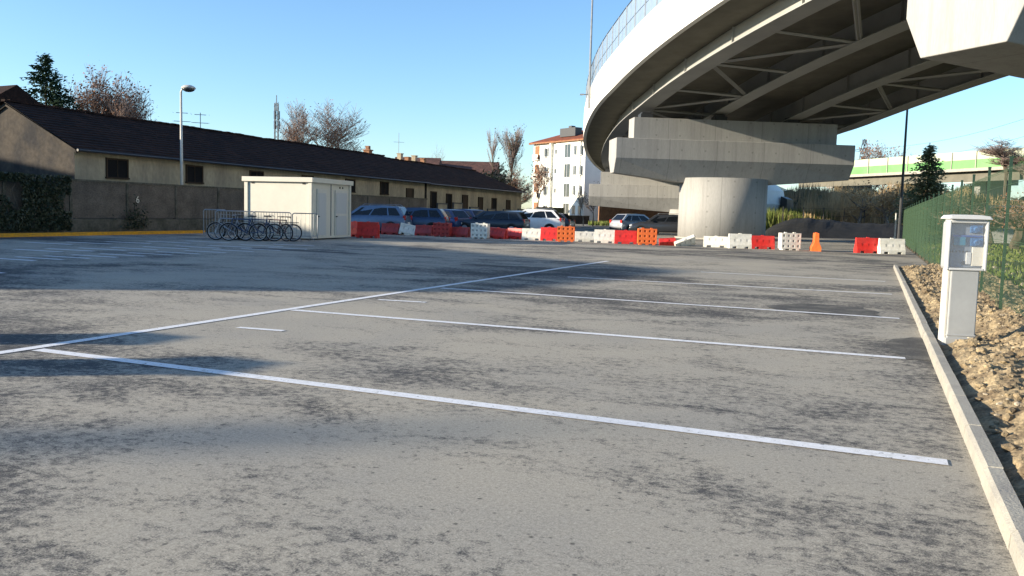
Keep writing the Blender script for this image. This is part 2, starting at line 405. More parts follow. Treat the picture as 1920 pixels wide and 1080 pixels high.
# grass field beyond the fence
g = MB(); random.seed(5)
def blade(g, p, h, wd, lean=.4):
    a = random.uniform(0, 6.28); d = Vector((math.cos(a), math.sin(a), 0)); q = Vector((-d.y, d.x, 0))*wd
    p = Vector(p); t = p+d*h*random.uniform(0, lean)+Vector((0, 0, h))
    g.add([p-q, p+q, t], [(0, 1, 2)])
for i in range(26000):
    y_ = 6+60*random.random()**1.5; x = 2.1+22*random.random()**1.4
    if mn.noise(Vector((x*.35, y_*.35, 0))) < -.05: continue
    blade(g, (x, y_, -.03), random.uniform(.06, .22), .012+.0008*y_, .7)
tag(g.build('field_grass', M['grass'], recalc=False), kind='stuff', label='patchy green grass growing beyond the mesh fence', cat='grass')
g = MB()
for i in range(900):
    y_ = 8+50*random.random()**1.3; x = 2.3+18*random.random(); r = random.uniform(.02, .10)
    clod(g, (x, y_, -.03+r*.2), r)
tag(g.build('rubble', M['stone'], recalc=False), kind='stuff', label='pale rubble lying in the grass beyond the fence', cat='rubble')

# ================================================================== THE FLYOVER
U0, V0, RN, RF = 5.6, 64.0, 107.0, 200.0
def dk(s, inb=0, z=0):
    R = RN if s < 0 else RF; p = s/R
    return W(U0+R-(R-inb)*math.cos(p), V0+(R-inb)*math.sin(p), z)
def zf(s): return 9.3+.085*(-9-s) if s < -9 else 9.3-.042*(s+9)
XS = .05                                   # the deck falls to the inside of the bend
fly = empty('flyover', dk(-9, 8, 0)); tag(fly, 'grey steel girder road flyover curving overhead on wide concrete piers', 'flyover')
FL = fly.location.copy()
def fb(mb, name, m_, **k):
    mb.v = [tuple(Vector(p)-FL) for p in mb.v]; return mb.build(name, m_, fly, **k)
S0, S1, ST = -96, 112, 2.0
SS = [S0+ST*i for i in range(int((S1-S0)/ST)+1)]
def sweep(prof, ss=SS):
    """prof: list of (inb, dz) relative to the left edge-beam bottom"""
    mb = MB(); mb.loft([[dk(s, a, zf(s)+dz) for a, dz in prof] for s in ss]); return mb
WID = 19.3
fb(sweep([(0, 2.2), (0, -.02), (.28, -.02), (.28, 2.2)]), 'edge_beam', M['white_conc'])
zr = -XS*WID+.55
fb(sweep([(WID, zr+1.6), (WID, zr-.02), (WID-.28, zr-.02), (WID-.28, zr+1.6)]), 'edge_beam', M['white_conc'])
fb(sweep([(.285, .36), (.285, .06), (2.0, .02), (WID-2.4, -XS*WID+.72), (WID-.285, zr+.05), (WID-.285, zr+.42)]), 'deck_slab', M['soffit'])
def flz(inb): return -1.0-XS*inb
gird = [(1.75, 2.85), (6.65, 7.6), (11.45, 12.35), (15.75, 16.65)]
for gi, (a, b) in enumerate(gird):
    c = (a+b)/2; zb = flz(a); zt = .06-XS*c*.82
    q = sweep([(a, zb), (b, zb), (b, zb+.05), (c+.015, zb+.05), (c+.015, zt), (c-.015, zt), (c-.015, zb+.05), (a, zb+.05)])
    # web stiffeners on the left face
    s = S0+1.0
    while s < S1:
        p = [dk(s, c-.02, zf(s)+zb+.05), dk(s, c-.14, zf(s)+zb+.05), dk(s, c-.14, zf(s)+zt), dk(s, c-.02, zf(s)+zt)]
        p2 = [dk(s+.02, *x) for x in ((c-.02, zf(s)+zb+.05), (c-.14, zf(s)+zb+.05), (c-.14, zf(s)+zt), (c-.02, zf(s)+zt))]
        q.loft([p, p2]); s += 6.0
    fb(q, 'girder', M['steel'])
# haunched splice plates visible as kinks of the flange
# truss bracing between girders 1-2 and 3-4 (and plain cross beams 2-3)
def seg(mb, s1, i1, z1, s2, i2, z2, wd=.12):
    mb.tube(dk(s1, i1, zf(s1)+z1), dk(s2, i2, zf(s2)+z2), wd, n=4)
for (ga, gb) in ((0, 1), (2, 3)):
    ia = gird[ga][1]-.45; ib = gird[gb][0]+.45; za, zb = flz(ia)+.12, flz(ib)+.12
    s = -92; k = 0
    while s < 60:
        q = MB()
        seg(q, s, ia, za, s, ib, zb, .09)                        # bottom strut
        if k % 2 == 0:
            for o in (-.12, .12): seg(q, s+o, ia, za, s+6+o, ib, zb, .07)          # plan bracing, double angle
        else:
            for o in (-.12, .12): seg(q, s+o, ib, zb, s+6+o, ia, za, .07)
        fb(q, 'cross_brace', M['steel']); s += 6; k += 1
# acoustic glass screen on the left edge beam
q = MB(); p_ = MB(); r_ = MB()
s = -70.0
while s < 70:
    z0, z1 = zf(s)+2.2, zf(s+2)+2.2
    p_.tube(dk(s, .14, z0-.2), dk(s, .14, z0+2.0), .055, n=4)
    p_.tube(dk(s+1, .14, (z0+z1)/2-.1), dk(s+1, .14, (z0+z1)/2+2.0), .022, n=4)
    a, b = dk(s+.06, .12, z0+.04), dk(s+1.94, .12, z1+.04)
    a2, b2 = a+Vector((0, 0, 1.92)), b+Vector((0, 0, 1.92))
    q.quad(a, b, b2, a2)
    r_.tube(a2, b2, .035, n=4); am, bm_ = a+Vector((0, 0, .85)), b+Vector((0, 0, .85)); r_.tube(am, bm_, .02, n=4)
    s += 2
fb(q, 'screen_glass', M['glass'], recalc=False); fb(p_, 'screen_posts', M['galv']); fb(r_, 'screen_rail', M['dark'])
# parapet screen on the inner edge
q = MB(); q.loft([[dk(s, WID-.1, zf(s)+zr+1.6), dk(s, WID-.06, zf(s)+zr+1.6), dk(s, WID-.06, zf(s)+zr+2.6), dk(s, WID-.1, zf(s)+zr+2.6)] for s in SS])
fb(q, 'inner_railing', M['galv'])

def pier(s, i0, i1, ic, zb, label, colw=5.6, depth=2.3, vert=1.25, incl=1.4, cross=True, xtop=1.35, inset=.66, tip=.5):
    p = s/(RN if s < 0 else RF); base = dk(s, ic, 0); ang = math.atan2(*(lambda d: (d.y, d.x))(dk(s, ic+1)-dk(s, ic)))
    e = empty('bridge_pier', base, ang, label, 'pier')
    zt = zb+vert+incl
    x0, x1 = i0-ic, i1-ic
    # hammerhead: upper band upright, lower band sloping in; soffit rises a little to the tips
    def ring(x, lift):
        ins = inset
        return [(x, -depth/2, zt), (x, -depth/2, zb+incl), (x, -depth/2+ins, zb+lift), (x, depth/2-ins, zb+lift), (x, depth/2, zb+incl), (x, depth/2, zt)]
    mb = MB(); mb.loft([ring(x0, tip), ring(-colw/2-.2, 0), ring(colw/2+.2, 0), ring(x1, .45)])
    mb.build('cap_beam', M['conc'], e, bevel=.03)
    # column with rounded ends
    poly = [(colw/2*math.cos(R_(5*k)), 2.5*math.sin(R_(5*k))) for k in range(72)]
    mb = MB(); mb.prism(poly, -.1, zb+.3); co = mb.build('column', M['conc'], e)
    for pl in co.data.polygons: pl.use_smooth = len(pl.vertices) == 4
    mb = MB(); mb.prism([(x*1.07, y*1.07) for x, y in poly], -.05, .09); mb.build('footing', M['kerb'], e)
    if cross:
        mb = MB(); mb.box((x0+1.2+x1-1.0)/2, .15, zt+xtop/2-.001, (x1-1.0)-(x0+1.2), 1.5, xtop); mb.build('cross_beam', M['conc'], e, bevel=.02)
        for a, b in gird:
            c = (a+b)/2-ic
            if x0+1.2 < c < x1-.8:
                mb = MB(); mb.box(c, .15, zt+xtop+.14, .8, .8, .28); mb.box(c, .15, zt+xtop+.33, .6, .6, .1); mb.build('bearing', M['dark'], e)
    return e
pier(-9, .2, 15.7, 7.55, 3.55, 'broad hammerhead concrete pier with thick rounded column, behind the plastic barriers')
pier(31, .3, 17.6, 11.6, 1.85, 'second, more distant concrete pier cap seen low between pale apartment block and main column', colw=5.2, vert=1.35, incl=1.5)
pier(-41, -1.6, 16, 9.8, 5.5, 'nearest concrete pier cap hanging in at the upper right corner, its end face sunlit', colw=4.6, depth=3.9, vert=2.6, incl=1.7, cross=True, xtop=.7, inset=.6, tip=.5)

# curved end of the ramp glimpsed right of the column
e = empty('ramp_parapet', at(1322, 100), YAW, 'pale curved ramp parapet glimpsed just right of the main pier column', 'ramp')
mb = MB(); rings = []
for k in range(17):
    a = R_(-75+150*k/16); rings.append([((8.6+dr)*math.cos(a), (8.6+dr)*math.sin(a), z) for dr, z in ((-2.4, -.2), (-.6, 1.2), (0, 3.0), (-.3, 4.5), (-1.0, 5.2), (-1.3, 5.0), (-.6, 4.3), (-.3, 3.0), (-.9, 1.3), (-2.7, -.2))])
mb.loft(rings); mb.build('parapet_wall', M['white_conc'], e, smooth=False)
mb = MB(); mb.loft([[((8.7+dr)*math.cos(a_), (8.7+dr)*math.sin(a_), z) for dr, z in ((.0, 3.9), (.7, 3.6), (.8, 1.9), (.0, 1.6))] for a_ in [R_(-40+75*k/10) for k in range(11)]])
mb.build('ramp_edge', M['dark'], e)

# ================================================================== WAREHOUSE AND WALL
def house_frame(t, label, name='warehouse', cat='building'):
    o = B(t, 0, 0); ang = math.atan2(BD[1], BD[0])+YAW
    return empty(name, o, ang, label, cat)
# local frame: x along the building, y to the back, z up (rotation +90 from BN)
EAVE, RIDGE, DEP = 3.68, 5.6, 7.6
def warehouse(t0, t1, label, hip_end=False, wins=(), doors=(), eave=EAVE, ridge=RIDGE):
    e = house_frame(t0, label); L = t1-t0
    mb = MB()
    mb.quad((0, 0, -.1), (L, 0, -.1), (L, 0, eave-.05), (0, 0, eave-.05)); mb.quad((L, DEP, -.1), (0, DEP, -.1), (0, DEP, eave-.05), (L, DEP, eave-.05))
    if hip_end: mb.quad((L, 0, -.1), (L, DEP, -.1), (L, DEP, eave-.05), (L, 0, eave-.05))
    else: mb.add([(L, 0, -.1), (L, DEP, -.1), (L, DEP, eave), (L, DEP/2, ridge-.12), (L, 0, eave)], [(0, 1, 2, 3, 4)])
    mb.build('wall', M['plaster'], e)
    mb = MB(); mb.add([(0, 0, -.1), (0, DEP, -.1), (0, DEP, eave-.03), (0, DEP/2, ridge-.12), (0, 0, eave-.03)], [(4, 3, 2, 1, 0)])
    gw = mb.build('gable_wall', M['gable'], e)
    # roof of real tile courses: stepped rows with a wandering ridge
    mb = MB(); ov, ve = .35, .2; sl = (ridge-eave)/(DEP/2); nseg = max(8, int(L/.5)); rows = 16
    random.seed(int(t0*3)+1)
    def sag(x): return .05*mn.noise(Vector((x*.25+t0, 3, 1)))+.018*mn.noise(Vector((x*2.1, 7, t0)))
    for side in (0, 1):
        for r in range(rows):
            y0, y1 = -ov+(DEP/2+ov)*r/rows, -ov+(DEP/2+ov)*(r+1)/rows
            lo_, hi_ = [], []
            for i in range(nseg+1):
                x = -ve+(L+2*ve)*i/nseg; xx0 = x; xx1 = x
                if hip_end:
                    lim0 = L+ve-(y0+ov)*.9; lim1 = L+ve-(y1+ov)*.9; xx0 = min(x, lim0); xx1 = min(x, lim1)
                jag = .012*mn.noise(Vector((x*3, r, t0)))
                za, zb_ = eave+sl*y0+.05+jag+sag(x), eave+sl*y1+.015+jag+sag(x)
                ya, yb = (y0, y1) if side == 0 else (DEP-y0, DEP-y1)
                lo_.append((xx0, ya, za)); hi_.append((xx1, yb, zb_))
            o = len(mb.v); mb.v += lo_+hi_; m_ = nseg+1
            for i in range(nseg): mb.f.append((o+i, o+i+1, o+m_+i+1, o+m_+i)); mb.mi.append(0)
            # riser of the course
            o = len(mb.v); mb.v += [(a, b, c-.05) for a, b, c in lo_]+lo_
            for i in range(nseg): mb.f.append((o+i, o+i+1, o+m_+i+1, o+m_+i)); mb.mi.append(0)
    if hip_end:
        mb.add([(L+ve, -ov, eave-ov*sl+.05), (L+ve, DEP+ov, eave-ov*sl+.05), (L+ve-(DEP/2+ov)*.9, DEP/2, ridge+.02)], [(0, 1, 2)])
    # ridge tiles
    for i in range(nseg*2):
        x = -ve+(L+2*ve-(3.8 if hip_end else 0))*i/(nseg*2); wd = (L+2*ve)/(nseg*2)
        h = ridge+.05+sag(x)+random.uniform(-.015, .02)
        mb.box(x+wd/2, DEP/2, h, wd*1.02, .22, .09)
    # underside (boards)
    mb.quad((-ve, -ov, eave-sl*ov-.03), (L+ve-(.0 if not hip_end else 0), -ov, eave-sl*ov-.03), (L+ve-(4.0 if hip_end else 0), DEP/2, ridge-.06), (-ve, DEP/2, ridge-.06))
    mb.quad((-ve, DEP+ov, eave-sl*ov-.03), (L+ve, DEP+ov, eave-sl*ov-.03), (L+ve-(4.0 if hip_end else 0), DEP/2, ridge-.06), (-ve, DEP/2, ridge-.06))
    mb.build('roof', M['tiles'], e, recalc=False)
    mb = MB(); mb.tube((-ve, -ov-.05, eave-ov*sl-.01), (L+ve, -ov-.05, eave-ov*sl-.01), .06, n=6); mb.build('gutter', M['dark'], e)
    for x, zc, wd, hh in wins:
        mb = MB(); mb.box(x, -.005, zc, wd, .06, hh); f = mb.build('window', M['opening'], e)
        mb = MB()
        for sx in (-1, 1): mb.box(x+sx*(wd/2+.03), -.03, zc, .07, .08, hh+.14)
        mb.box(x, -.03, zc-hh/2-.03, wd+.2, .12, .07); mb.box(x, -.033, zc+hh/2+.03, wd+.1, .08, .07)
        mb.box(x, -.045, zc, .04, .02, hh)
        mb.build('frame', M['wood'], f)
    for x, wd, hh, op in doors:
        mb = MB(); mb.box(x, -.01, hh/2, wd, .07, hh); f = mb.build('door', M['opening'] if op else M['wood'], e)
        mb = MB()
        for sx in (-1, 1): mb.box(x+sx*(wd/2+.05), -.04, hh/2, .1, .1, hh)
        mb.box(x, -.043, hh+.05, wd+.2, .1, .1); mb.build('door_frame', M['wood'], f)
    return e
w1 = warehouse(0, 33.6, 'long low warehouse, nearer one with cream plaster, dark tiled roof and small square windows',
   wins=[(2.3, 2.85, 1.15, .78), (7.3, 2.85, 1.1, .78), (12.3, 2.85, 1.1, .76), (17.3, 2.85, 1.1, .76), (22.3, 2.85, 1.1, .76), (27, 2.85, 1.1, .8)],
   doors=[(31.0, 1.0, 2.9, False)])
w2 = warehouse(34.0, 56.5, 'farther low warehouse with hipped tiled roof and a row of tall doors behind the cars', hip_end=True,
   doors=[(1.2, .9, 2.8, True), (4.2, .9, 2.7, True), (7.6, 1.0, 2.7, False), (11.2, .9, 2.6, False), (14.6, 1.0, 2.6, True), (18.5, .9, 2.5, False)], eave=3.62, ridge=5.45)
# gable details on the near warehouse: vent holes and verge bricks
mb = MB()
for k in range(4): mb.box(-.01, 2.6+k*1.1, 2.3+.0*k, .04, .16, .2)
mb.build('vent_hole', M['opening'], w1)
mb = MB(); sl = (RIDGE-EAVE)/(DEP/2)
mb.loft([[(x, y, z+dz) for x, dz in ((-.14, -.02), (-.004, -.02), (-.004, -.2), (-.10, -.2))] for y, z in ((-.2, EAVE-.2*sl), (DEP/2, RIDGE), (DEP+.2, EAVE-.2*sl))])
mb.build('verge_course', M['gable'], w1)
# chimneys on the warehouses' back
for t, z, h, lab in ((33.0, 5.2, 1.3, 'small brick chimney stack on the ridge where the two warehouses meet'),):
    e = house_frame(t, lab, 'chimney', 'chimney'); e.location.z = 5.0
    mb = MB(); mb.box(0, DEP/2+1, .3, .5, .5, 1.4); mb.box(0, DEP/2+1, 1.03, .64, .64, .09); mb.box(0, DEP/2+1, 1.22, .3, .3, .3); mb.build('stack', M['brick'], e)

# higher old building behind, upper left
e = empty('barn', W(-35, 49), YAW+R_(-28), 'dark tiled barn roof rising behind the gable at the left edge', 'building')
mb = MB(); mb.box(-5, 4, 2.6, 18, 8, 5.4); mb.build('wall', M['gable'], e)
mb = MB(); mb.loft([[(-15, -.6, 5.0), (-15, 4, 8.0), (-15, 8.6, 5.0)], [(4.6, -.6, 5.0), (4.6, 4, 8.0), (4.6, 8.6, 5.0)]]); mb.build('roof', M['tiles'], e)

# panel wall in front
wl = empty('perimeter_wall', B(-1.5, 1.6), math.atan2(BD[1], BD[0])+YAW, 'grey precast panel wall with posts and rough plinth before the warehouse', 'wall')
t = -46.0; k = 0
while t < 30:
    x0 = t; h = 2.18
    q = MB(); q.box(x0+1.475+1.5, 0, .66+(h-.66)/2, 2.83, .09, h-.66-.02); q.build('panel', M['panelwall'], wl)
    q = MB(); q.box(x0+1.475+1.5, 0, h+.02, 2.99, .16, .08); q.build('coping', M['plinth'], wl)
    q = MB(); q.box(x0+1.5, 0, h/2+.02, .13, .17, h+.02); q.build('post', M['plinth'], wl)
    q = MB(); q.box(x0+1.475+1.5, -.06, .31, 2.95, .28, .66); q.build('plinth', M['plinth'], wl)
    t += 2.95; k += 1
# painted number on the wall
cu = bpy.data.curves.new('wall_number', 'FONT'); cu.body = '6'; cu.size = .42; cu.extrude = .002
to = bpy.data.objects.new('wall_number', cu); C.objects.link(to)
dg = bpy.context.evaluated_depsgraph_get(); me = bpy.data.meshes.new_from_object(to.evaluated_get(dg)); bpy.data.objects.remove(to)
o = bpy.data.objects.new('painted_number', me); me.materials.append(M['container']); C.objects.link(o); o.parent = wl
o.location = (3.2, -.052, 1.35); o.rotation_euler = (R_(90), 0, 0)

def leafcloud(g, n_, fpos, size):
    for i in range(n_):
        p = Vector(fpos()); s = size*random.uniform(.6, 1.4)
        a = Vector((random.gauss(0, 1), random.gauss(0, 1), random.gauss(0, 1))).normalized(); b = a.orthogonal().normalized()
        c = a.cross(b); g.add([p+b*s, p+c*s*.6, p-b*s, p-c*s*.6], [(0, 1, 2, 3)])
# ivy on the wall
random.seed(21)
e = empty('ivy', B(-4, 1.8), math.atan2(BD[1], BD[0])+YAW, 'dark ivy mat hanging over the panel wall beside the gable corner', 'ivy')
g = MB()
def fi():
    x = random.uniform(-4.5, 1.9); top = 2.32
    z = random.uniform(.2, top)
    if mn.noise(Vector((x*.8, z*.8, 4))) < -.25: z = top-random.random()*.3
    return (x, random.uniform(-.06, .04)-.18+.1*math.sin(x*3), z)
leafcloud(g, 11000, fi, .06); g.build('ivy_leaves', M['ivy'], e, recalc=False)
g = MB()
for k in range(9): 
    x = -4+k*.7; g.path([(x, -.1, 0), (x+.2, -.12, .9), (x-.1, -.12, 1.7), (x+.3, -.1, 2.3)], .02, 5)
g.build('ivy_stems', M['bark'], e)
e = empty('weed', B(1.4, 1.95), math.atan2(BD[1], BD[0])+YAW, 'straggly dark weed climbing the wall panel right of the ivy', 'plant')
g = MB(); leafcloud(g, 500, lambda: (random.gauss(.0, .35), random.uniform(-.05, .05), .25+abs(random.gauss(0, .5))), .05); g.build('leaves', M['ivy'], e, recalc=False)
g = MB(); g.path([(0, 0, 0), (.05, 0, .6), (-.1, 0, 1.2)], .015, 5); g.build('stem', M['bark'], e)

# small fenced yards in front of the far warehouse
for k, (t, hgt) in enumerate(((33.5, 1.9), (36.5, 2.0), (40.0, 1.7), (44.0, 1.6), (48.0, 1.6), (52.0, 1.7))):
    e = house_frame(t, ['tall plank gate panel nearest the end of the panel wall', 'plank yard gate, second from the end of the panel wall', 'plank yard gate, third from the end of the panel wall', 'plank yard gate, fourth from the end of the panel wall', 'plank yard gate, fifth from the end of the panel wall', 'plank yard gate farthest along the warehouse'][k], 'yard_gate', 'gate')
    tag(e, group='yard gates before the far warehouse')
    q = MB(); q.box(0, -1.6, hgt/2, 1.7, .06, hgt-.1); q.build('gate_panel', M['plaster'], e)
    for sx in (-.9, .9): q = MB(); q.box(sx, -1.6, hgt/2, .1, .12, hgt+.1); q.build('post', M['dark'], e)
    q = MB(); q.box(0, -1.62, hgt, 1.8, .06, .09); q.build('rail', M['dark'], e)

# ================================================================== BUILDINGS FAR BEHIND
e = empty('apartment_block', at(1089, 138), 0, 'white four storey apartment block with red tiled roof and balconies', 'building')
A0 = at(1089, 138); A1 = at(994, 150); dA = (A1-A0); LA = dA.length; angA = math.atan2(dA.y, dA.x); e.rotation_euler[2] = angA
# local: x to the left along the front, y: back is +/-; front normal towards camera
fr = Vector((math.cos(angA), math.sin(angA), 0)); nl = Vector((-fr.y, fr.x, 0)); sgn = 1 if nl.dot(-A0) > 0 else -1   # sgn*y = toward camera
HA, DA = 13.3, 11.0
mb = MB(); mb.box(LA/2, -sgn*DA/2, HA/2, LA, DA, HA); mb.cur = 0; wallo = mb.build('wall', M['white'], e)
mb = MB(); mb.box(-.03, -sgn*DA/2, HA/2, .08, DA-.06, HA-.05); mb.build('side_wall', M['sill_shade_grey'], e)  # side wall's shade put into a grey copy of the white render
mb = MB(); mb.box(LA*.62, sgn*.25, HA/2+.2, .5, .5, HA-.4); mb.box(LA*.30, sgn*.12, HA/2, 7.4*.9, .2, HA-.02); mb.build('projecting_bay', M['white'], e)
mb = MB(); z0 = HA
ring0 = [(-.6, sgn*.7, z0), (LA+.6, sgn*.7, z0), (LA+.6, -sgn*(DA+.6), z0), (-.6, -sgn*(DA+.6), z0)]
ring1 = [(x, y, z+.18) for x, y, z in ring0]; ring2 = [(4.5, -sgn*DA/2+sgn*.4, z0+2.3), (LA-4.5, -sgn*DA/2+sgn*.4, z0+2.3), (LA-4.5, -sgn*DA/2-sgn*.4, z0+2.3), (4.5, -sgn*DA/2-sgn*.4, z0+2.3)]
mb.loft([ring0, ring1, ring2]); rf = mb.build('roof', M['redtiles'], e)
mb = MB(); mb.box(LA*.42, -sgn*1.6, z0+1.6, 4.2, 1.4, 1.4); mb.box(LA*.40, -sgn*1.6, z0+2.4, .8, .8, .5); mb.build('chimney', M['dark'], rf)
mb = MB(); mb.box(LA/2, sgn*.62, z0-.05, LA+1.0, .35, .18); mb.build('eaves', M['brick'], e)
for fl_ in range(4):
    z = 1.9+fl_*3.22
    cols = [(.055, .55, 1.5), (.16, .75, 1.5), (.30, 1.5, 2.2), (.53, .6, .8), (.66, .9, 1.5), (.745, .5, 1.5)]
    for cx_, wd, hh in cols:
        q = MB(); q.box(LA*cx_, sgn*(.24), z+.1, wd, .06, hh); f = q.build('window', M['window'], e)
        q = MB(); q.box(LA*cx_, sgn*.29, z+.1-hh/2, wd+.24, .14, .1); q.box(LA*cx_, sgn*.285, z+.1, .07, .05, hh); q.build('sill', M['sill_shade_grey'], f)
    q = MB(); q.box(LA*.925, sgn*.02, z+.2, 1.3, .08, 2.3); q.build('balcony_recess', M['brick'], e)
    q = MB(); q.box(LA*.925, sgn*.25, z-1.05, 1.6, .5, .14); q.box(LA*.925, sgn*.48, z-.55, 1.6, .05, .85); q.build('balcony', M['container2'], e)
# far roofs
def far_house(px0, px1, v, zt, zr_, label, roofm, wallm='plaster', dep=8):
    a, b = at(px0, v), at(px1, v); L = (b-a).length; e = empty('far_house', a, math.atan2((b-a).y, (b-a).x), label, 'building')
    mb = MB(); mb.box(L/2, dep/2, zt/2, L, dep, zt); mb.build('wall', M[wallm], e)
    mb = MB(); mb.loft([[(-.4, -.4, zt), (-.4, dep/2, zr_), (-.4, dep+.4, zt)], [(L+.4, -.4, zt), (L+.4, dep/2, zr_), (L+.4, dep+.4, zt)]]); mb.build('roof', M[roofm], e)
    for k in range(int(L/3)):
        q = MB(); q.box(1.5+3*k, -.02, zt-1.5, 1, .06, 1.3); q.build('window', M['window'], e)
    return e
far_house(735, 812, 125, 7.6, 9.2, 'distant house with brown tiled roof above the warehouse ridge, left one', 'browntiles')
far_house(800, 925, 128, 7.0, 9.0, 'distant long house with brown tiled roof left of the leafless trees', 'browntiles')
e = empty('roof_chimneys', at(762, 120, 7.2), 0)
tag(e, 'cluster of small brick chimneys poking above the warehouse ridge', 'chimney')
for k, (dx, h) in enumerate(((-1.4, 1.9), (-.2, 1.4), (.9, 1.6), (2.3, 1.2))):
    q = MB(); q.box(dx, 0, h/2, .6, .6, h); q.box(dx, 0, h+.05, .75, .75, .1); q.build('stack', M['brick'] if k % 2 else M['plaster'], e)
# brick boundary wall and dark yard wall before the apartment block
def wall_(px0, v0, px1, v1, h, m_, label, name='brick_wall'):
    a, b = at(px0, v0), at(px1, v1); L = (b-a).length; e = empty(name, a, math.atan2((b-a).y, (b-a).x), label, 'wall')
    q = MB(); q.box(L/2, 0, h/2, L, .25, h); q.build('wall_face', m_, e)
    q = MB(); q.box(L/2, 0, h+.04, L+.1, .36, .09); q.build('coping', M['plinth'], e)
wall_(1118, 118, 1300, 124, 2.7, M['brick'], 'rusty brick wall seen beneath the distant pier cap')
wall_(1002, 112, 1052, 116, 2.1, M['ivy'], 'dark green overgrown yard wall at the foot of the apartment block', 'yard_wall')
wall_(1052, 118, 1100, 120, 1.1, M['gable'], 'low dark wall at the foot of the shaded side wall', 'yard_wall')

# ================================================================== TREES
def tree(name, base, H, spread, label, seed, levels=4, trunk_r=.2, leafm=None, nleaf=0, leafs=.1, up=.55, barkm='bark', twigm='twig', start=.25, nb=3, group=None, clear=0, width=None, tmin=.014):
    random.seed(seed); e = empty(name, base, 0, label, 'tree', group)
    tr, tw, tips = MB(), MB(), []
    def grow(p, d, L, r, lv):
        n_ = 3; q = p.copy(); dd = d.copy()
        for i in range(n_):
            nd = (dd+Vector((random.gauss(0, .13), random.gauss(0, .13), .06+random.gauss(0, .05)))).normalized()
            q2 = q+nd*L/n_; r2 = r*(1-.22*(i+1)/n_*1.5)
            (tr if lv >= levels-1 else tw).tube(q, q2, max(r*(1-.2*i), tmin), max(r*(1-.2*(i+1)), tmin*.8), n=5 if lv >= levels-1 else 3, cap=False)
            if lv > 0 and (i > 0 or lv < levels):
                for k in range(nb if lv == levels else random.choice((1, 2, 2, 3))):
                    a = random.uniform(0, 6.283); o = Vector((math.cos(a), math.sin(a), 0))
                    bd = (nd*up+o*spread*random.uniform(.6, 1.1)+Vector((0, 0, .15))).normalized()
                    grow(q.lerp(q2, random.uniform(.3, 1)), bd, L*random.uniform(.5, .78), r*.45, lv-1)
            q, dd = q2, nd
        if lv > 0: grow(q, dd, L*.6, r*.42, lv-1)
        else: tips.append(q)
    # trunk
    h0 = H*start; tr.tube((0, 0, -.2), (0, 0, h0), trunk_r*1.15, trunk_r, n=7)
    grow(Vector((0, 0, h0)), Vector((0, 0, 1)), H*(1-start)*.47, trunk_r, levels)
    # fit to the wanted height and width
    zm = max(v[2] for v in tw.v); k = (H-h0)/max(.1, zm-h0)
    kx = 1
    if width:
        ext = sorted(math.hypot(v[0], v[1]) for v in tw.v)[int(len(tw.v)*.97)]; kx = width/2/ext
    f = lambda v: (v[0]*kx, v[1]*kx, v[2] if v[2] < h0 else h0+(v[2]-h0)*k)
    tr.v = [f(v) if v[2] > h0 else v for v in tr.v]; tw.v = [f(v) for v in tw.v]
    tr.build('trunk', M[barkm], e, recalc=False); cr = tw.build('crown', M[twigm], e, recalc=False)
    if nleaf:
        g = MB(); T = [Vector(f(t)) for t in tips]
        leafcloud(g, nleaf, lambda: random.choice(T)+Vector((random.gauss(0, .25), random.gauss(0, .25), random.gauss(0, .25))), leafs)
        g.build('leaves', M[leafm], cr, recalc=False)
    return e
GB = 'bare trees behind the warehouse'
tree('deciduous_tree', at(168, 75), 13.2, 1.0, 'leafless tree with russet leaf remains, just right of the dark conifer', 31, leafm='brownleaf', nleaf=2600, leafs=.10, up=.9, barkm='palebark', width=5.2, group=GB)
tree('deciduous_tree', at(222, 78), 13.2, 1.0, 'leafless russet tree, middle of the group right of the conifer', 32, leafm='brownleaf', nleaf=1800, leafs=.10, up=.9, barkm='palebark', width=5.4, group=GB)
tree('deciduous_tree', at(262, 76), 10.8, 1.0, 'slightly lower leafless tree with pale twigs, left of the street lamp head', 33, leafm='brownleaf', nleaf=1300, leafs=.09, up=.9, barkm='palebark', width=4.6, group=GB)
tree('deciduous_tree', at(298, 80), 8.6, 1.1, 'low rounded russet tree directly left of the street lamp pole', 34, leafm='brownleaf', nleaf=2000, leafs=.10, up=.6, width=4.4, group=GB)
tree('deciduous_tree', at(558, 92), 12.9, 1.0, 'leafless tree behind the warehouse, just right of the lattice mast', 41, leafm='brownleaf', nleaf=500, leafs=.10, up=.7, barkm='palebark', width=5.5, group=GB)
tree('deciduous_tree', at(612, 92), 13.1, 1.1, 'leafless wide tree behind the warehouse above the white cabin', 42, leafm='brownleaf', nleaf=500, leafs=.10, up=.6, barkm='palebark', width=7, group=GB)
tree('deciduous_tree', at(660, 95), 8.6, 1.1, 'lower leafless tree right of the wide tree above the cabin', 43, leafm='brownleaf', nleaf=300, leafs=.09, up=.5, width=4.5, group=GB)
tree('deciduous_tree', at(816, 150), 13.2, 1.1, 'tiny distant leafless tree above the brown roofs', 44, levels=3, width=3.8, group=GB)
tree('deciduous_tree', at(951, 98), 11.6, .55, 'upright leafless tree with sparse tufts, left of the apartment block', 45, leafm='evergreen', nleaf=400, leafs=.09, up=.9, width=3.4, start=.25, group=GB)
tree('deciduous_tree', at(918, 99), 11.2, .5, 'thin pole-like lopped tree left of the upright leafless tree', 46, levels=3, up=.9, width=1.6, start=.45, trunk_r=.16, group=GB)
tree('deciduous_tree', at(966, 103), 7.4, 1.2, 'dense twiggy shrub-like tree against the left edge of the apartment block', 47, leafm='brownleaf', nleaf=700, leafs=.10, up=.4, width=4.2, start=.1, group=GB)
tree('deciduous_tree', at(935, 96), 7.2, 1.2, 'dark ivy covered low tree behind the hipped roof', 48, leafm='ivy', nleaf=3800, leafs=.13, up=.3, width=4.2, start=.1, group=GB)
GS = 'small trees beside the apartment block'
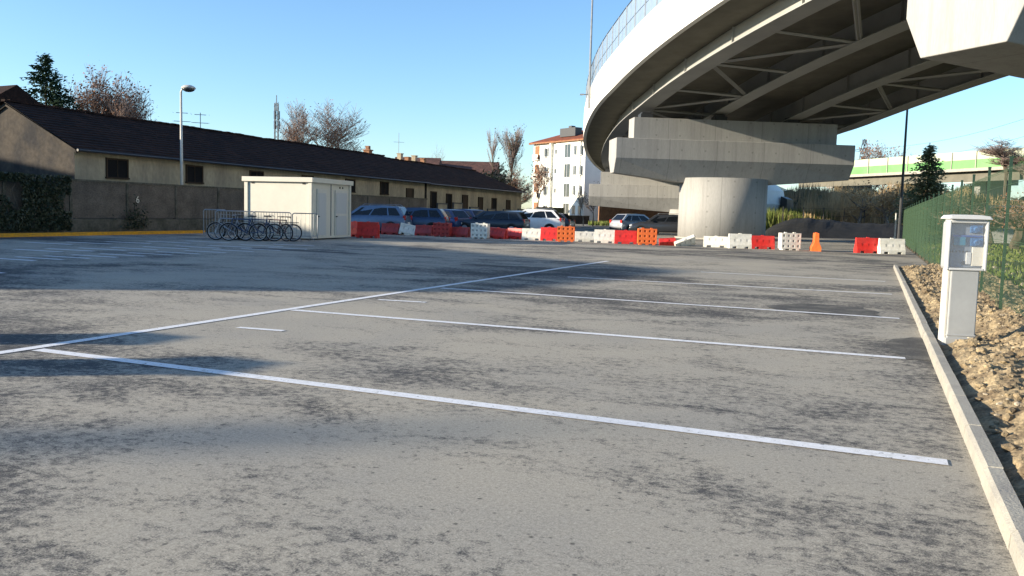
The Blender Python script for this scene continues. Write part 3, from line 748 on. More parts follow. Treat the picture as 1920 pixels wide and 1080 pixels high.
tree('young_tree', at(1004, 84), 6.6, .7, 'young tree with rusty leaves before the left balconies of the apartment block', 51, levels=3, leafm='brownleaf', nleaf=420, leafs=.09, up=.9, width=2.4, trunk_r=.09, group=GS)
tree('young_tree', at(1108, 100), 5.0, 1.1, 'small twiggy dark tree before the shaded side wall of the apartment block', 52, levels=3, leafm='ivy', nleaf=350, leafs=.09, up=.5, width=2.8, trunk_r=.08, start=.1, group=GS)
tree('young_tree', at(1090, 98), 4.6, .9, 'thin pale sapling at the front corner of the apartment block', 53, levels=3, barkm='palebark', twigm='palebark', up=.8, width=1.8, trunk_r=.06, start=.15, group=GS)
GR = 'trees beyond the right fence'
tree('deciduous_tree', at(1652, 150), 15.6, 1.0, 'tall russet leafless tree beyond the green screened road, right of the pylon', 61, leafm='brownleaf', nleaf=1600, leafs=.14, up=.8, barkm='palebark', width=8, group=GR)
tree('deciduous_tree', at(1700, 150), 13.6, 1.1, 'leafless grey tree right of the dark lighting mast', 62, leafm='brownleaf', nleaf=500, leafs=.12, up=.6, width=7, group=GR)
tree('deciduous_tree', at(1618, 145), 12.2, 1.1, 'leafless tree behind the lattice pylon', 65, leafm='brownleaf', nleaf=400, leafs=.12, up=.6, width=5, group=GR)
tree('deciduous_tree', at(1872, 108), 12.6, 1.3, 'flat topped leafless tree above the green screen at the right', 63, up=.25, width=7.5, start=.62, group=GR)
tree('deciduous_tree', at(1925, 105), 10.6, 1.2, 'leafless tree partly outside the right edge, above the green screen', 64, up=.3, width=6, start=.5, group=GR)
tree('bare_bush', at(1600, 82), 5.2, 1.1, 'tall twiggy tan bush right of the main pier cap', 67, levels=3, leafm='reed', nleaf=300, leafs=.12, up=.6, width=5, start=.05, barkm='palebark', twigm='reed', group=GR)
tree('bare_bush', at(1660, 80), 5.0, 1.1, 'tall twiggy tan bush at the foot of the dark lighting mast', 68, levels=3, leafm='reed', nleaf=300, leafs=.12, up=.6, width=5, start=.05, barkm='palebark', twigm='reed', group=GR)
tree('bare_bush', at(1790, 62), 3.9, 1.2, 'brown leafless bush behind the fence, left of the pedestal roof', 69, levels=3, leafm='brownleaf', nleaf=900, leafs=.08, up=.4, width=4.6, start=.05, group=GR)
tree('bare_bush', at(1900, 48), 3.4, 1.2, 'brown leafless bush at the right edge behind the fence', 70, levels=3, leafm='brownleaf', nleaf=1100, leafs=.07, up=.4, width=5, start=.05, group=GR)
tree('bare_bush', at(1850, 56), 2.9, 1.2, 'low greenish bush behind the fence, right of the pedestal head', 71, levels=3, leafm='ivy', nleaf=1500, leafs=.07, up=.4, width=4.2, start=.05, group=GR)

def conifer(base, Hc, rad0, z0, label, seed, mt, group=None, dens=1.0):
    random.seed(seed); e = empty('conifer', base, 0, label, 'tree', group)
    g = MB(); g.tube((0, 0, -.2), (0, 0, Hc-.1), .22, .03, n=6); g.build('trunk', M['bark'], e)
    g = MB(); n_ = int((Hc-z0)*4.5)
    for k in range(n_):
        z = z0+(Hc-z0)*k/(n_-1); f0 = (z-z0)/(Hc-z0); rad = rad0*(1-f0)**.85+.15
        for j in range(11):
            a = random.uniform(0, 6.283); R1 = rad*random.uniform(.4, 1.15); d = Vector((math.cos(a), math.sin(a), 0))
            for q in range(int((8+R1*19)*dens)):
                f = random.random()**.7; p = d*R1*f+Vector((random.gauss(0, .14), random.gauss(0, .14), z+.25*f*R1*.5-.25*f*f*R1+random.gauss(0, .1)))
                s = .25*random.uniform(.5, 1.2); o = Vector((random.gauss(0, 1), random.gauss(0, 1), random.gauss(0, .5))).normalized(); b = (d+o*.6).normalized()*s; c = b.orthogonal().normalized()*s*.34
                g.add([p-c, p+c, p+b], [(0, 1, 2)])
    g.build('needles', mt, e, recalc=False)
conifer(at(90, 60), 11.2, 4.0, 4.0, 'dark green conifer rising behind the warehouse roof at the left', 77, M['conifer'], None, .62)
conifer(at(1728, 74), 7.9, 3.0, .6, 'bushy green brown conifer before the green screened road', 78, M['evergreen'], GR, .8)

# tall dry reeds and undergrowth under the green road
random.seed(91)
g = MB()
for i in range(15000):
    px = random.uniform(1448, 1990); v = random.uniform(84, 104); p = at(px, v, -.1)
    hh = (4.0+1.4*mn.noise(Vector((px*.02, v*.1, 0)))+(1.2 if 1550 < px < 1710 else 0))*random.uniform(.45, 1.05)
    if px < 1500: hh *= .55
    blade(g, p, hh, .05, .22)
tag(g.build('dry_reeds', M['reed'], recalc=False), kind='stuff', label='tan dry reeds and brush beyond the shaded earth mound', cat='reeds')
g = MB()
for i in range(9000):
    px = random.uniform(1370, 1560); v = random.uniform(84, 100)
    blade(g, at(px, v, -.1), random.uniform(.8, 2.9), .07, .35)
for i in range(5000):
    px = random.uniform(1100, 1290); v = random.uniform(108, 116)
    blade(g, at(px, v, -.1), random.uniform(.2, .8), .06, .35)
tag(g.build('tall_grass', M['grass'], recalc=False), kind='stuff', label='tall green grass beside the curved ramp parapet', cat='grass')
# thin wire fence in front of the reeds
e = empty('wire_fence', at(1470, 82), 0, 'thin post and wire fence before the dry reeds', 'fence'); O = e.location.copy()
px = 1462
last = None
while px < 1700:
    a = at(px, 82)-O; q = MB(); q.tube(a, a+Vector((0, 0, 2.6)), .045, n=5); q.build('post', M['dark'], e)
    if last is not None:
        q = MB()
        for z in (1.0, 1.8, 2.5): q.tube(last+Vector((0, 0, z)), a+Vector((0, 0, z)), .012, n=3)
        q.build('wire', M['dark'], e)
    last = a; px += 38
# grown-over bank under the far road
g = MB(); nx, nv = 60, 8; vs = []
for j in range(nv+1):
    for i in range(nx+1):
        px = 1400+i*12; v = 106+j*3.0
        h = 6.4*math.sin(math.pi/2*min(1, j/5))*(.82+.35*mn.noise(Vector((i*.16, j*.3, 9)))+.16*mn.noise(Vector((i*.7, j*.9, 3)))); vs.append(at(px, v, -.3+max(0, h)))
g.add(vs, [(j*(nx+1)+i, j*(nx+1)+i+1, (j+1)*(nx+1)+i+1, (j+1)*(nx+1)+i) for j in range(nv) for i in range(nx)])
tag(g.build('bank', M['verge'], recalc=False), kind='structure')
g = MB(); random.seed(92)
for i in range(17000):
    px = random.uniform(1405, 2100); j = random.uniform(0, 6.5); v = 106+j*3
    h = 6.4*math.sin(math.pi/2*min(1, j/5))*(.82+.35*mn.noise(Vector(((px-1400)/12*.16, j*.3, 9))))-.3
    blade(g, at(px, v, max(-.1, h)-.2), random.uniform(.5, 1.9), .07, .5)
tag(g.build('brushwood', M['brush'], recalc=False), kind='stuff', label='brown brushwood covering the bank below the green screened road', cat='brushwood')
# earth mound, its shade put into a near-black soil colour
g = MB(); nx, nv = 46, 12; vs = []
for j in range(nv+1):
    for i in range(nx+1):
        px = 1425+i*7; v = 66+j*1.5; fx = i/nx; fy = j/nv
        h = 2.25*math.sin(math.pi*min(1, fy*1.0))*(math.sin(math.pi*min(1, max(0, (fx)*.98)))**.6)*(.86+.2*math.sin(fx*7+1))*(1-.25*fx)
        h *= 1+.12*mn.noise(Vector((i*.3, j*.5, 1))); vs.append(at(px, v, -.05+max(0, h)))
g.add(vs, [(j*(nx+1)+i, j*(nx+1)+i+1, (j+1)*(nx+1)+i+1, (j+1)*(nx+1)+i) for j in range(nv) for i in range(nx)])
tag(g.build('earth_mound', M['shade_soil'], recalc=False), kind='structure')

# ================================================================== ROAD WITH THE GREEN SCREEN
e = empty('elevated_road', at(1600, 138), 0, 'distant elevated road with green and cream noise screen on concrete beam', 'flyover')
a, b = at(1480, 150), at(2150, 92); d = b-a; L = d.length; e.location = a; e.rotation_euler[2] = math.atan2(d.y, d.x)
def zz(x): return 8.2+.2*x/L
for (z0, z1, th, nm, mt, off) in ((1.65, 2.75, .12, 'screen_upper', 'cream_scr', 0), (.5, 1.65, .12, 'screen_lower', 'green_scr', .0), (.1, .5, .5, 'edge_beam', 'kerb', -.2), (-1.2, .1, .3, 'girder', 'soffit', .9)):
    q = MB(); n_ = 40
    q.loft([[(L*i/n_, off, zz(L*i/n_)+z0), (L*i/n_, off+th, zz(L*i/n_)+z0), (L*i/n_, off+th, zz(L*i/n_)+z1-.004), (L*i/n_, off, zz(L*i/n_)+z1-.004)] for i in range(n_+1)])
    q.build(nm, M[mt], e)
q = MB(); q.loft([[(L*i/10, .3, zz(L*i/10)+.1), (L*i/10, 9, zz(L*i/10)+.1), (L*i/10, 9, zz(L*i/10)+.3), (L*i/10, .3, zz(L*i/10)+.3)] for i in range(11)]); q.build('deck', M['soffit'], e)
for i in range(7):
    x = 8+i*14; q = MB(); q.box(x, 5, (zz(x)-1.2)/2, 1.2, 5, zz(x)-1.2); q.box(x, 5, zz(x)-1.0, 1.6, 8, .9); q.build('column', M['conc'], e)
for i in range(26):
    x = 2+i*4; q = MB(); q.box(x, -.08, zz(x)+1.6, .12, .1, 2.3); q.build('screen_post', M['kerb'], e)
# pale concrete remains behind the fence
e = empty('concrete_stair', at(1846, 66), YAW-.3, 'pale broken concrete stair block behind the mesh fence', 'ruin')
q = MB()
for k in range(5): q.box(k*.45, 0, (2.8-.5*k)/2, .45, 1.6, 2.8-.5*k)
q.build('steps', M['conc'], e)
e = empty('shed', at(1905, 70), YAW+.1, 'small pinkish shed with flat roof behind the fence at the right edge', 'shed')
q = MB(); q.box(0, 0, 1.4, 4.5, 3, 2.8); q.build('wall', M['brick'], e); q = MB(); q.box(0, 0, 2.87, 4.9, 3.4, .14); q.build('roof', M['conc'], e)
q = MB(); q.box(-.8, -1.52, 1.6, 1, .06, 1); q.build('window', M['opening'], e)

# ================================================================== POLES, MASTS, PYLON
def lamp_post():
    p = at(339.5, 41.5); e = empty('street_lamp', p, YAW, 'tall white street lamp with round head before the panel wall', 'street lamp')
    q = MB(); q.tube((0, 0, 0), (0, 0, 6.72), .085, .05, n=10); q.build('pole', M['container2'], e, smooth=True)
    q = MB(); q.tube((0, 0, 0), (0, 0, .5), .11, .11, n=10); q.build('pole_base', M['galv'], e)
    q = MB(); q.path([(0, 0, 6.7), (.05, 0, 6.82), (.16, 0, 6.88)], .04, 8); q.build('bracket', M['galv'], e)
    h = MB(); rings = []
    for k in range(7):
        a = R_(90*k/6); rings.append([(.36+.34*math.cos(a)*math.cos(t)*1.0, .34*math.cos(a)*math.sin(t), 6.86+.17*math.sin(a)) for t in [2*math.pi*i/18 for i in range(18)]])
    h.loft(rings); h.build('lamp_head', M['container2'], e, smooth=True)
    h = MB(); rings = []
    for k in range(6):
        a = R_(90*k/5); rings.append([(.36+.30*math.cos(a)*math.cos(t), .30*math.cos(a)*math.sin(t), 6.85-.16*math.sin(a)) for t in [2*math.pi*i/18 for i in range(18)]])
    h.loft(rings); h.build('lamp_glass', M['window'], e, smooth=True)
lamp_post()
def antenna(px, v, z0, z1, label, arms=3):
    e = empty('antenna', at(px, v, z0), YAW+.3, label, 'antenna', 'roof antennas')
    h = z1-z0; q = MB(); q.tube((0, 0, 0), (0, 0, h), .03, n=5); q.build('mast', M['galv'], e)
    for k in range(arms):
        z = h*(.55+.4*k/max(1, arms-1)); q = MB(); q.tube((-.7+.15*k, 0, z), (.7-.15*k, 0, z), .02, n=4)
        for j in range(5): q.tube((-.6+.3*j, -.25, z), (-.6+.3*j, .25, z), .012, n=3)
        q.build('aerial', M['galv'], e)
antenna(375, 62, 5, 7.9, 'thin television antenna with crossbars above the ridge, right of the street lamp')
antenna(341, 62, 5, 8.0, 'thin television antenna almost hidden by the street lamp pole')
antenna(743, 118, 9, 11.8, 'thin antenna on the chimney cluster above the far ridge', 1)
antenna(920, 100, 8.3, 10.4, 'short antenna near the lopped tree', 1)
e = empty('lattice_mast', at(516, 88), YAW, 'slim dark communications mast behind the warehouse roof', 'mast')
q = MB()
for sx, sy_ in ((-.2, -.2), (.2, -.2), (.2, .2), (-.2, .2)): q.tube((sx, sy_, 0), (sx*.8, sy_*.8, 11.8), .04, n=4)
for k in range(20):
    z = 1+k*.55; q.tube((-.2, -.2, z), (.2, .2, z+.5), .022, n=3); q.tube((.2, -.2, z), (-.2, .2, z+.5), .022, n=3)
q.build('frame', M['dark'], e)
q = MB()
for a in (0, 2.1, 4.2):
    for z in (9.6, 10.6): q.box(.28*math.cos(a), .28*math.sin(a), z, .12, .12, .8)
q.tube((0, 0, 11), (0, 0, 12.6), .05, n=5); q.build('antenna_panels', M['galv'], e)
# pole with slim shaft behind the deck
e = empty('lighting_mast', dk(2, -.12, zf(2)+.6), YAW, 'very tall slim light mast rising beside the glass screen of the flyover', 'mast')
q = MB(); q.tube((0, 0, 0), (0, 0, 14), .10, .05, n=8); q.build('shaft', M['galv'], e)
q = MB(); q.tube((-.5, 0, 1.0), (.1, 0, 1.0), .04, n=5); q.box(-.55, 0, 1.0, .3, .2, .1); q.build('arm', M['galv'], e)
e = empty('lighting_mast', at(1681, 62), YAW, 'dark slim mast with a side lamp arm right of the main pier', 'mast')
q = MB(); q.tube((0, 0, 0), (0, 0, 13), .12, .06, n=8); q.build('shaft', M['dark'], e)
e = empty('sign_pole', W((1673-960)/1600*56, 56), 0, 'thin bare white pole behind the last white barrier', 'pole')
q = MB(); q.tube((0, 0, 0), (0, 0, 1.95), .045, n=8); q.build('shaft', M['container2'], e); q = MB(); q.tube((0, 0, 1.95), (0, 0, 2.0), .06, n=8); q.build('cap', M['dark'], e)
e = empty('pylon', at(1606, 170), YAW+.2, 'distant lattice electricity pylon right of the main pier cap', 'pylon')
q = MB(); Hp = 17.5
def wz(z): return 1.5*(1-z/Hp)+.25
for sx, sy_ in ((-1, -1), (1, -1), (1, 1), (-1, 1)): q.tube((sx*wz(0), sy_*wz(0), 0), (sx*wz(Hp), sy_*wz(Hp), Hp), .07, n=4)
z = 0
while z < Hp-1:
    for a, b in (((-1, -1), (1, -1)), ((1, -1), (1, 1)), ((1, 1), (-1, 1)), ((-1, 1), (-1, -1))):
        q.tube((a[0]*wz(z), a[1]*wz(z), z), (b[0]*wz(z+1.6), b[1]*wz(z+1.6), z+1.6), .04, n=3)
        q.tube((b[0]*wz(z), b[1]*wz(z), z), (a[0]*wz(z+1.6), a[1]*wz(z+1.6), z+1.6), .04, n=3)
    z += 1.6
q.build('frame', M['dark'], e)
for z in (13.2, 15.2):
    q = MB(); 
    for s in (-1, 1): q.tube((0, 0, z+.5), (s*3.0, 0, z), .05, n=3); q.tube((0, 0, z-.1), (s*3.0, 0, z), .05, n=3); q.tube((s*3, 0, z), (s*3, 0, z-.7), .05, n=4)
    q.build('cross_arm', M['dark'], e)
for k, (za, zb_) in enumerate(((15.5, 19), (13.4, 16.4))):
    a, b = at(1600, 170, za), at(2150, 95, zb_); q = MB(); pts = []
    for i in range(13): f = i/12; p = a.lerp(b, f); p.z -= 2.2*math.sin(math.pi*f); pts.append(p-a)
    q.path(pts, .022, 3); o = q.build('power_line', M['dark'], None, loc=a)
    tag(o, ['upper faint overhead cable crossing the sky at the right', 'lower faint overhead cable crossing the sky at the right'][k], 'cable', 'overhead cables')

# ================================================================== GREEN MESH FENCE
FX = 1.72
fe = empty('mesh_fence', (FX, 20, 0), 0, 'green welded mesh fence running along the clay strip into the distance', 'fence')
FH = 2.18
y = 1.6; k = 0
while y < 61:
    q = MB(); q.box(.025, y-20, FH/2+.05, .04, .04, FH+.16); q.box(.025, y-20, FH+.14, .046, .046, .03); q.build('post', M['fencepost'], fe)
    q = MB(); x0 = y-20; span = 2.5
    st = .10; n_ = int(span/st); rad = .0021
    for i in range(1, n_):
        yy = x0+i*st; q.box(-.002, yy, FH/2+.05, rad*2, rad*2, FH-.1)
    for j in range(11):
        z = .08+j*.205; q.box(-.007, x0+span/2, z, rad*2, span, rad*2); 
        if j in (0, 5, 10): q.box(.004, x0+span/2, z+.03, rad*2.4, span, rad*2.4)
    q.build('mesh_panel', M['fence'], fe, recalc=False)
    y += span; k += 1
# diagonal brace near the right edge
for yb in (9.1, 4.1):
    q = MB(); q.tube((.05, yb-20, FH-.1), (.35, yb-20+1.5, .05), .022, n=6); q.build('brace', M['fence'], fe)

# ================================================================== SERVICE PEDESTAL
pe = empty('service_pedestal', (.90, 10.37, .02), R_(14), 'light grey utility pedestal with clear fronted socket head standing in the clay', 'pedestal')
q = MB(); q.box(0, 0, .42, .285, .20, .86); q.build('column', M['pedgrey'], pe, bevel=.012)
q = MB(); q.box(-.156, .01, .43, .024, .17, .84); q.build('side_channel', M['container2'], pe, bevel=.004)
q = MB(); q.box(0, -.003, .055, .315, .23, .11); q.box(0, .0, .14, .295, .215, .018); q.build('foot', M['pedgrey'], pe, bevel=.006)
q = MB(); q.box(0, .045, 1.105, .38, .17, .52); q.build('head_box', M['pedgrey'], pe, bevel=.03)
q = MB()
for sx in (-1, 1): q.box(sx*.187, -.075, 1.105, .026, .09, .53)
q.box(0, -.075, .853, .35, .09, .026); q.box(0, -.075, 1.357, .35, .09, .026); q.build('cover_frame', M['pedlight'], pe, bevel=.008)
q = MB(); q.box(0, -.118, 1.105, .345, .006, .475); q.build('clear_cover', M['clear'], pe, bevel=.002)
q = MB(); rings = []
for x, hz_ in ((-.215, .0), (-.19, .026), (-.10, .036), (.10, .036), (.19, .026), (.215, .0)):
    rings.append([(x, -.16, 1.385), (x, -.15, 1.395+hz_), (x, .12, 1.40+hz_), (x, .14, 1.385)])
q.loft(rings); q.box(0, -.02, 1.375, .36, .2, .03); q.build('roof', M['pedlight'], pe, bevel=.006)
q = MB(); q.box(0, -.048, 1.105, .33, .012, .46); q.build('socket_panel', M['pedin'], pe)
for (x, z, wd, hh, mt) in ((.09, 1.285, .12, .085, 'bluelt'), (.01, 1.205, .30, .022, 'blue'), (-.07, 1.15, .12, .09, 'teal'), (.10, 1.145, .12, .085, 'bluelt'), (.12, .99, .115, .20, 'container'), (.03, .97, .05, .13, 'pedlight')):
    q = MB(); q.box(x, -.062, z, wd, .03 if mt != 'blue' else .02, hh)
    if mt == 'bluelt': q.tube((x, -.075, z), (x, -.1, z-.01), .035, .03, n=12)
    q.build('socket' if mt in ('bluelt', 'teal') else 'breaker_cover', M[mt], pe, bevel=.004)
q = MB()
for k in range(5): q.box(-.13+.035*k, -.062, 1.04, .012, .012, .018)
q.box(-.02, -.062, .92, .02, .015, .04); q.build('switches', M['dark'], pe)

# ================================================================== CABIN
c0 = W(-9.24*.9, 39.1*.9); cr_ = W(-8.2*.9, 43.2*.9)
vx = (cr_-c0).normalized(); ang = math.atan2(vx.y, vx.x)              # local x along the door face, y to the left
ca = empty('cabin', c0, ang, 'white prefabricated cabin with two louvred doors beside the bicycle rack', 'cabin'); ca.scale = (.9, .9, .905)
LX_, LY_, HC = 4.2, 3.45, 2.83
q = MB(); q.box(LX_/2, LY_/2, .08+2.62/2, LX_-.12, LY_-.12, 2.62); q.build('wall_panels', M['container'], ca)
for x in (.09, LX_-.09):
    for y in (.09, LY_-.09): q = MB(); q.box(x, y, .07+2.66/2, .18, .18, 2.64); q.build('corner_post', M['container'], ca, bevel=.01)
q = MB(); q.box(LX_/2, .08, .11, LX_, .14, .10); q.box(.08, LY_/2, .11, .14, LY_-.2, .10)
q.build('floor_beam', M['container'], ca, bevel=.01)
q = MB(); q.box(LX_/2, LY_/2, HC-.10, LX_+.16, LY_+.16, .22); q.build('roof_rim', M['container'], ca, bevel=.012)
q = MB()
for y in (.42, LY_-.42): q.box(.052, y, HC-.27, .03, .14, .07)
q.build('vent', M['black'], ca)
for x, lab in ((1.05, 0), (3.1, 1)):
    wd = .95 if lab == 0 else 1.3
    q = MB(); q.box(x, .035, 1.24, wd, .06, 2.2); dr = q.build('door', M['container2'], ca, bevel=.008)
    q = MB()
    if lab: q.box(x, .0, 1.72, wd-.2, .02, 1.0); q.box(x, .0, .65, wd-.2, .02, .92)
    else: q.box(x, .0, 1.19, wd-.24, .02, 1.95)
    q.build('louvre', M['ventgrey'], dr)
    q = MB(); q.box(x-wd/2+.1, -.02, 1.08, .14, .05, .035); q.tube((x-wd/2+.06, .0, 1.08), (x-wd/2+.06, -.04, 1.08), .03, n=8); q.build('handle', M['black'], dr)
q = MB(); q.box(3.0, .05, 2.47, .07, .05, .07); q.box(3.3, .05, 2.47, .07, .05, .07); q.build('door_lamp', M['black'], ca)
q = MB(); q.box(2.05, .045, 1.35, .05, .03, 2.5); q.build('downpipe', M['galv'], ca)

# ================================================================== CROWD BARRIERS AND BICYCLES
def crowd_barrier(a, b, label, h=1.12, bars=14):
    d = b-a; L = d.length; e = empty('crowd_barrier', a, math.atan2(d.y, d.x), label, 'barrier', 'galvanised crowd barriers before the cabin')
    q = MB(); q.path([(0, 0, .12), (0, 0, h-.05), (.06, 0, h), (L-.06, 0, h), (L, 0, h-.05), (L, 0, .12)], .021, 8); q.tube((0, 0, .2), (L, 0, .2), .018, n=6); q.build('frame', M['galv'], e)
    q = MB()
    for k in range(1, bars): q.tube((L*k/bars, 0, .2), (L*k/bars, 0, h), .009, n=5)
    q.build('upright_bars', M['galv'], e)
    for x in (.25, L-.25): q = MB(); q.path([(x, -.3, .01), (x, -.22, .06), (x, 0, .14), (x, .22, .06), (x, .3, .01)], .018, 6); q.build('foot', M['galv'], e)
crowd_barrier(W(-8.73, 33.75), W(-7.88, 34.38), 'short crowd barrier standing before the sunlit cabin wall, rightmost one', 1.1, 6)
crowd_barrier(W(-10.26, 33.66), W(-8.78, 33.71), 'crowd barrier with close bars at the left corner of the cabin')
crowd_barrier(W(-11.88, 34.11), W(-10.30, 34.02), 'crowd barrier behind the parked bicycles, middle one')
crowd_barrier(W(-12.69, 35.01), W(-11.70, 34.83), 'leftmost crowd barrier, behind the front wheel of the first bicycle', 1.15, 8)
def bicycle(p, ang, label, mt, lean=.06, seed=1):
    random.seed(seed); e = empty('bicycle', p, ang, label, 'bicycle', 'bicycles parked at the rack'); e.rotation_euler[0] = lean
    R = .34
    f = MB(); bb = (.42, 0, .30); st_ = (.27, 0, .82); hd = (.93, 0, .84); hd2 = (.97, 0, .66)
    f.tube(bb, st_, .02, n=8); f.tube(st_, hd, .02, n=8); f.tube(bb, hd2, .022, n=8); f.tube(hd, hd2, .024, n=8)
    for s in (-.05, .05): f.tube((0, s, R), bb, .012, n=6); f.tube((0, s, R), (.28, s*.4, .76), .011, n=6); f.tube(hd2, (1.08, s, R), .014, n=6)
    f.build('frame', mt, e)
    for x in (0, 1.08):
        q = MB(); q.torus((x, 0, R), (0, 1, 0), R-.02, .022, 28, 6); wh = q.build('wheel', M['tyre'], e, smooth=True)
        q = MB(); q.torus((x, 0, R), (0, 1, 0), R-.05, .010, 28, 5)
        for k in range(14): a = 2*math.pi*k/14; q.tube((x, .02, R), (x+(R-.05)*math.cos(a), 0, R+(R-.05)*math.sin(a)), .003, n=3, cap=False)
        q.tube((x, -.05, R), (x, .05, R), .025, n=8); q.build('rim', M['rim'], wh)
        q = MB(); rings = []
        for k in range(9): a = R_(20+140*k/8); rings.append([(x+(R+.02)*math.cos(a), s, R+(R+.02)*math.sin(a)) for s in (-.025, .025)]+[(x+(R+.028)*math.cos(a), s, R+(R+.028)*math.sin(a)) for s in (.025, -.025)])
        q.loft(rings); q.build('mudguard', M['galv'], e)
    q = MB(); q.tube(st_, (.25, 0, .93), .012, n=6); q.build('seat_post', M['galv'], e)
    q = MB(); q.loft([[(.12, -.08, .93), (.12, .08, .93), (.12, .06, .97), (.12, -.06, .97)], [(.28, -.05, .94), (.28, .05, .94), (.28, .04, .975), (.28, -.04, .975)], [(.40, -.02, .94), (.40, .02, .94), (.40, .015, .965), (.40, -.015, .965)]]); q.build('saddle', M['black'], e)
    q = MB(); q.path([(.80, -.28, .98), (.90, -.2, 1.0), (.93, 0, .97), (.90, .2, 1.0), (.80, .28, .98)], .011, 6); q.tube(hd, (.93, 0, .97), .013, n=6); q.build('handlebar', M['galv'], e)
    q = MB(); q.torus((.42, .03, .30), (0, 1, 0), .085, .008, 16, 4)
    q.tube((.42, .0, .30), (.42+.12, .1, .18), .01, n=5); q.tube((.42, 0, .30), (.42-.12, -.1, .42), .01, n=5); q.build('crank', M['dark'], e)
    q = MB(); q.box(-.02, 0, .74, .36, .12, .015); q.build('rack', M['dark'], e)
    return e
cbl = mat('bike_blue', (.03, .06, .14), None, .4); cbk = mat('bike_black', (.02, .02, .025), None, .4); cbs = mat('bike_silver', (.35, .36, .38), None, .35, metal=.5)
cbr = mat('bike_maroon', (.12, .03, .035), None, .4)
bicycle(W(-10.40, 33.03), YAW+R_(180+4), 'silver bicycle at the left end of the rack, its wheels catching light', cbs, .05, 1)
bicycle(W(-9.90, 33.30), YAW+R_(180-14), 'black bicycle just behind the silver one', cbk, -.07, 2)
bicycle(W(-9.27, 33.12), YAW+R_(180+10), 'dark blue bicycle in the middle of the rack', cbl, .08, 3)
bicycle(W(-8.87, 33.39), YAW+R_(180-24), 'maroon bicycle nearest the cabin corner', cbr, -.05, 4)
bicycle(W(-10.80, 33.57), YAW+R_(180-30), 'dark bicycle half hidden behind the silver one, turned to the barrier', cbk, .1, 5)

bicycle(W(-9.81, 32.85), YAW+R_(180+16), 'dark bicycle with its front wheel overlapping the silver one', cbl, -.1, 6)
bicycle(W(-8.64, 33.52), YAW+R_(180+2), 'black bicycle leaning at the cabin end of the rack', cbk, .12, 7)

# ================================================================== PLASTIC BARRIERS
def add_recess(me, faces_pred, depth, thick):
    bm = bmesh.new(); bm.from_mesh(me); fs = [f for f in bm.faces if faces_pred(f)]
    r = bmesh.ops.inset_individual(bm, faces=fs, thickness=thick, depth=0)
    for f in fs:
        n = f.normal.copy(); ext = bmesh.ops.extrude_discrete_faces(bm, faces=[f]); nf = ext['faces'][0]
        bmesh.ops.translate(bm, verts=nf.verts, vec=-n*depth)
    bm.to_mesh(me); bm.free()
def jersey(L=1.05, H=.66, wb=.40, wt=.15, m_=None):
    """hollow plastic road block: flared foot, fork notches, three painted strips of groove shade"""
    mb = MB(); prof = lambda z0: [(-wb/2, z0), (-wb/2, .16), (-wt/2-.02, .40), (-wt/2, H), (wt/2, H), (wt/2+.02, .40), (wb/2, .16), (wb/2, z0)]
    xs = [(-L/2, 0), (-L*.36, 0), (-L*.355, .09), (-L*.18, .09), (-L*.175, 0), (L*.175, 0), (L*.18, .09), (L*.355, .09), (L*.36, 0), (L/2, 0)]
    mb.loft([[(x, a, b) for a, b in prof(z0)] for x, z0 in xs])
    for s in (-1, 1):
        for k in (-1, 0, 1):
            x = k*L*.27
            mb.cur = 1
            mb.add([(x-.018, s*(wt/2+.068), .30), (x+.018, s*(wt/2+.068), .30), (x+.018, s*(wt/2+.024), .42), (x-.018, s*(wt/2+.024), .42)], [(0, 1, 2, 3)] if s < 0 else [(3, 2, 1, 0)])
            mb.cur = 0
    mb.box(0, 0, H+.012, .12, wt*.6, .03); mb.box(L/2+.02, 0, H*.5, .05, .09, H*.7)
    return mb
def block(L=.92, H=.70, D=.42):
    """tall modular block with a grid of dimples on its faces"""
    mb = MB()
    nx_, nz_ = 4, 3
    for s in (-1, 1):
        for i in range(nx_):
            for j in range(nz_):
                x0, x1 = -L/2+L*i/nx_, -L/2+L*(i+1)/nx_; z0, z1 = .06+(H-.06)*j/nz_, .06+(H-.06)*(j+1)/nz_
                P = [(x0, s*D/2, z0), (x1, s*D/2, z0), (x1, s*D/2, z1), (x0, s*D/2, z1)]; cx_, cz_ = (x0+x1)/2, (z0+z1)/2
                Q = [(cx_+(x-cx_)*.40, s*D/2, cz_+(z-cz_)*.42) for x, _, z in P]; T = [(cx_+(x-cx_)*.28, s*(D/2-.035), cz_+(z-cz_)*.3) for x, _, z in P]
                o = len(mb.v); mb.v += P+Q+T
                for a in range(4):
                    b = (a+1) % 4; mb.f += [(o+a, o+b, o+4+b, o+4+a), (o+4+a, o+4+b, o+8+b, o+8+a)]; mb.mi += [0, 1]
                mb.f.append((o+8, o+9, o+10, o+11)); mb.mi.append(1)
    mb.quad((-L/2, -D/2, .06), (-L/2, D/2, .06), (-L/2, D/2, H), (-L/2, -D/2, H)); mb.quad((L/2, -D/2, .06), (L/2, D/2, .06), (L/2, D/2, H), (L/2, -D/2, H))
    mb.quad((-L/2, -D/2, H), (L/2, -D/2, H), (L/2, D/2, H), (-L/2, D/2, H)); mb.quad((-L/2, -D/2, .06), (L/2, -D/2, .06), (L/2, D/2, .06), (-L/2, D/2, .06))
    for x in (-L*.36, 0, L*.36): mb.box(x, 0, .028, L*.16, D*.98, .062)
    mb.box(-.2, 0, H+.02, .12, .12, .04); mb.box(.2, 0, H+.02, .12, .12, .04)
    return mb
shade = {k: mat(k+'_groove_shade', tuple(c*.55 for c in col), None, .6) for k, col in (('red', (.66, .028, .022)), ('darkred', (.44, .035, .028)), ('whitep', (.78, .76, .68)), ('orange', (.80, .17, .03)))}  # darker copies put groove and dimple shade into the plastic colour
GBAR = 'plastic road barriers across the car park'
def yrow(px, v): return at(px, v)
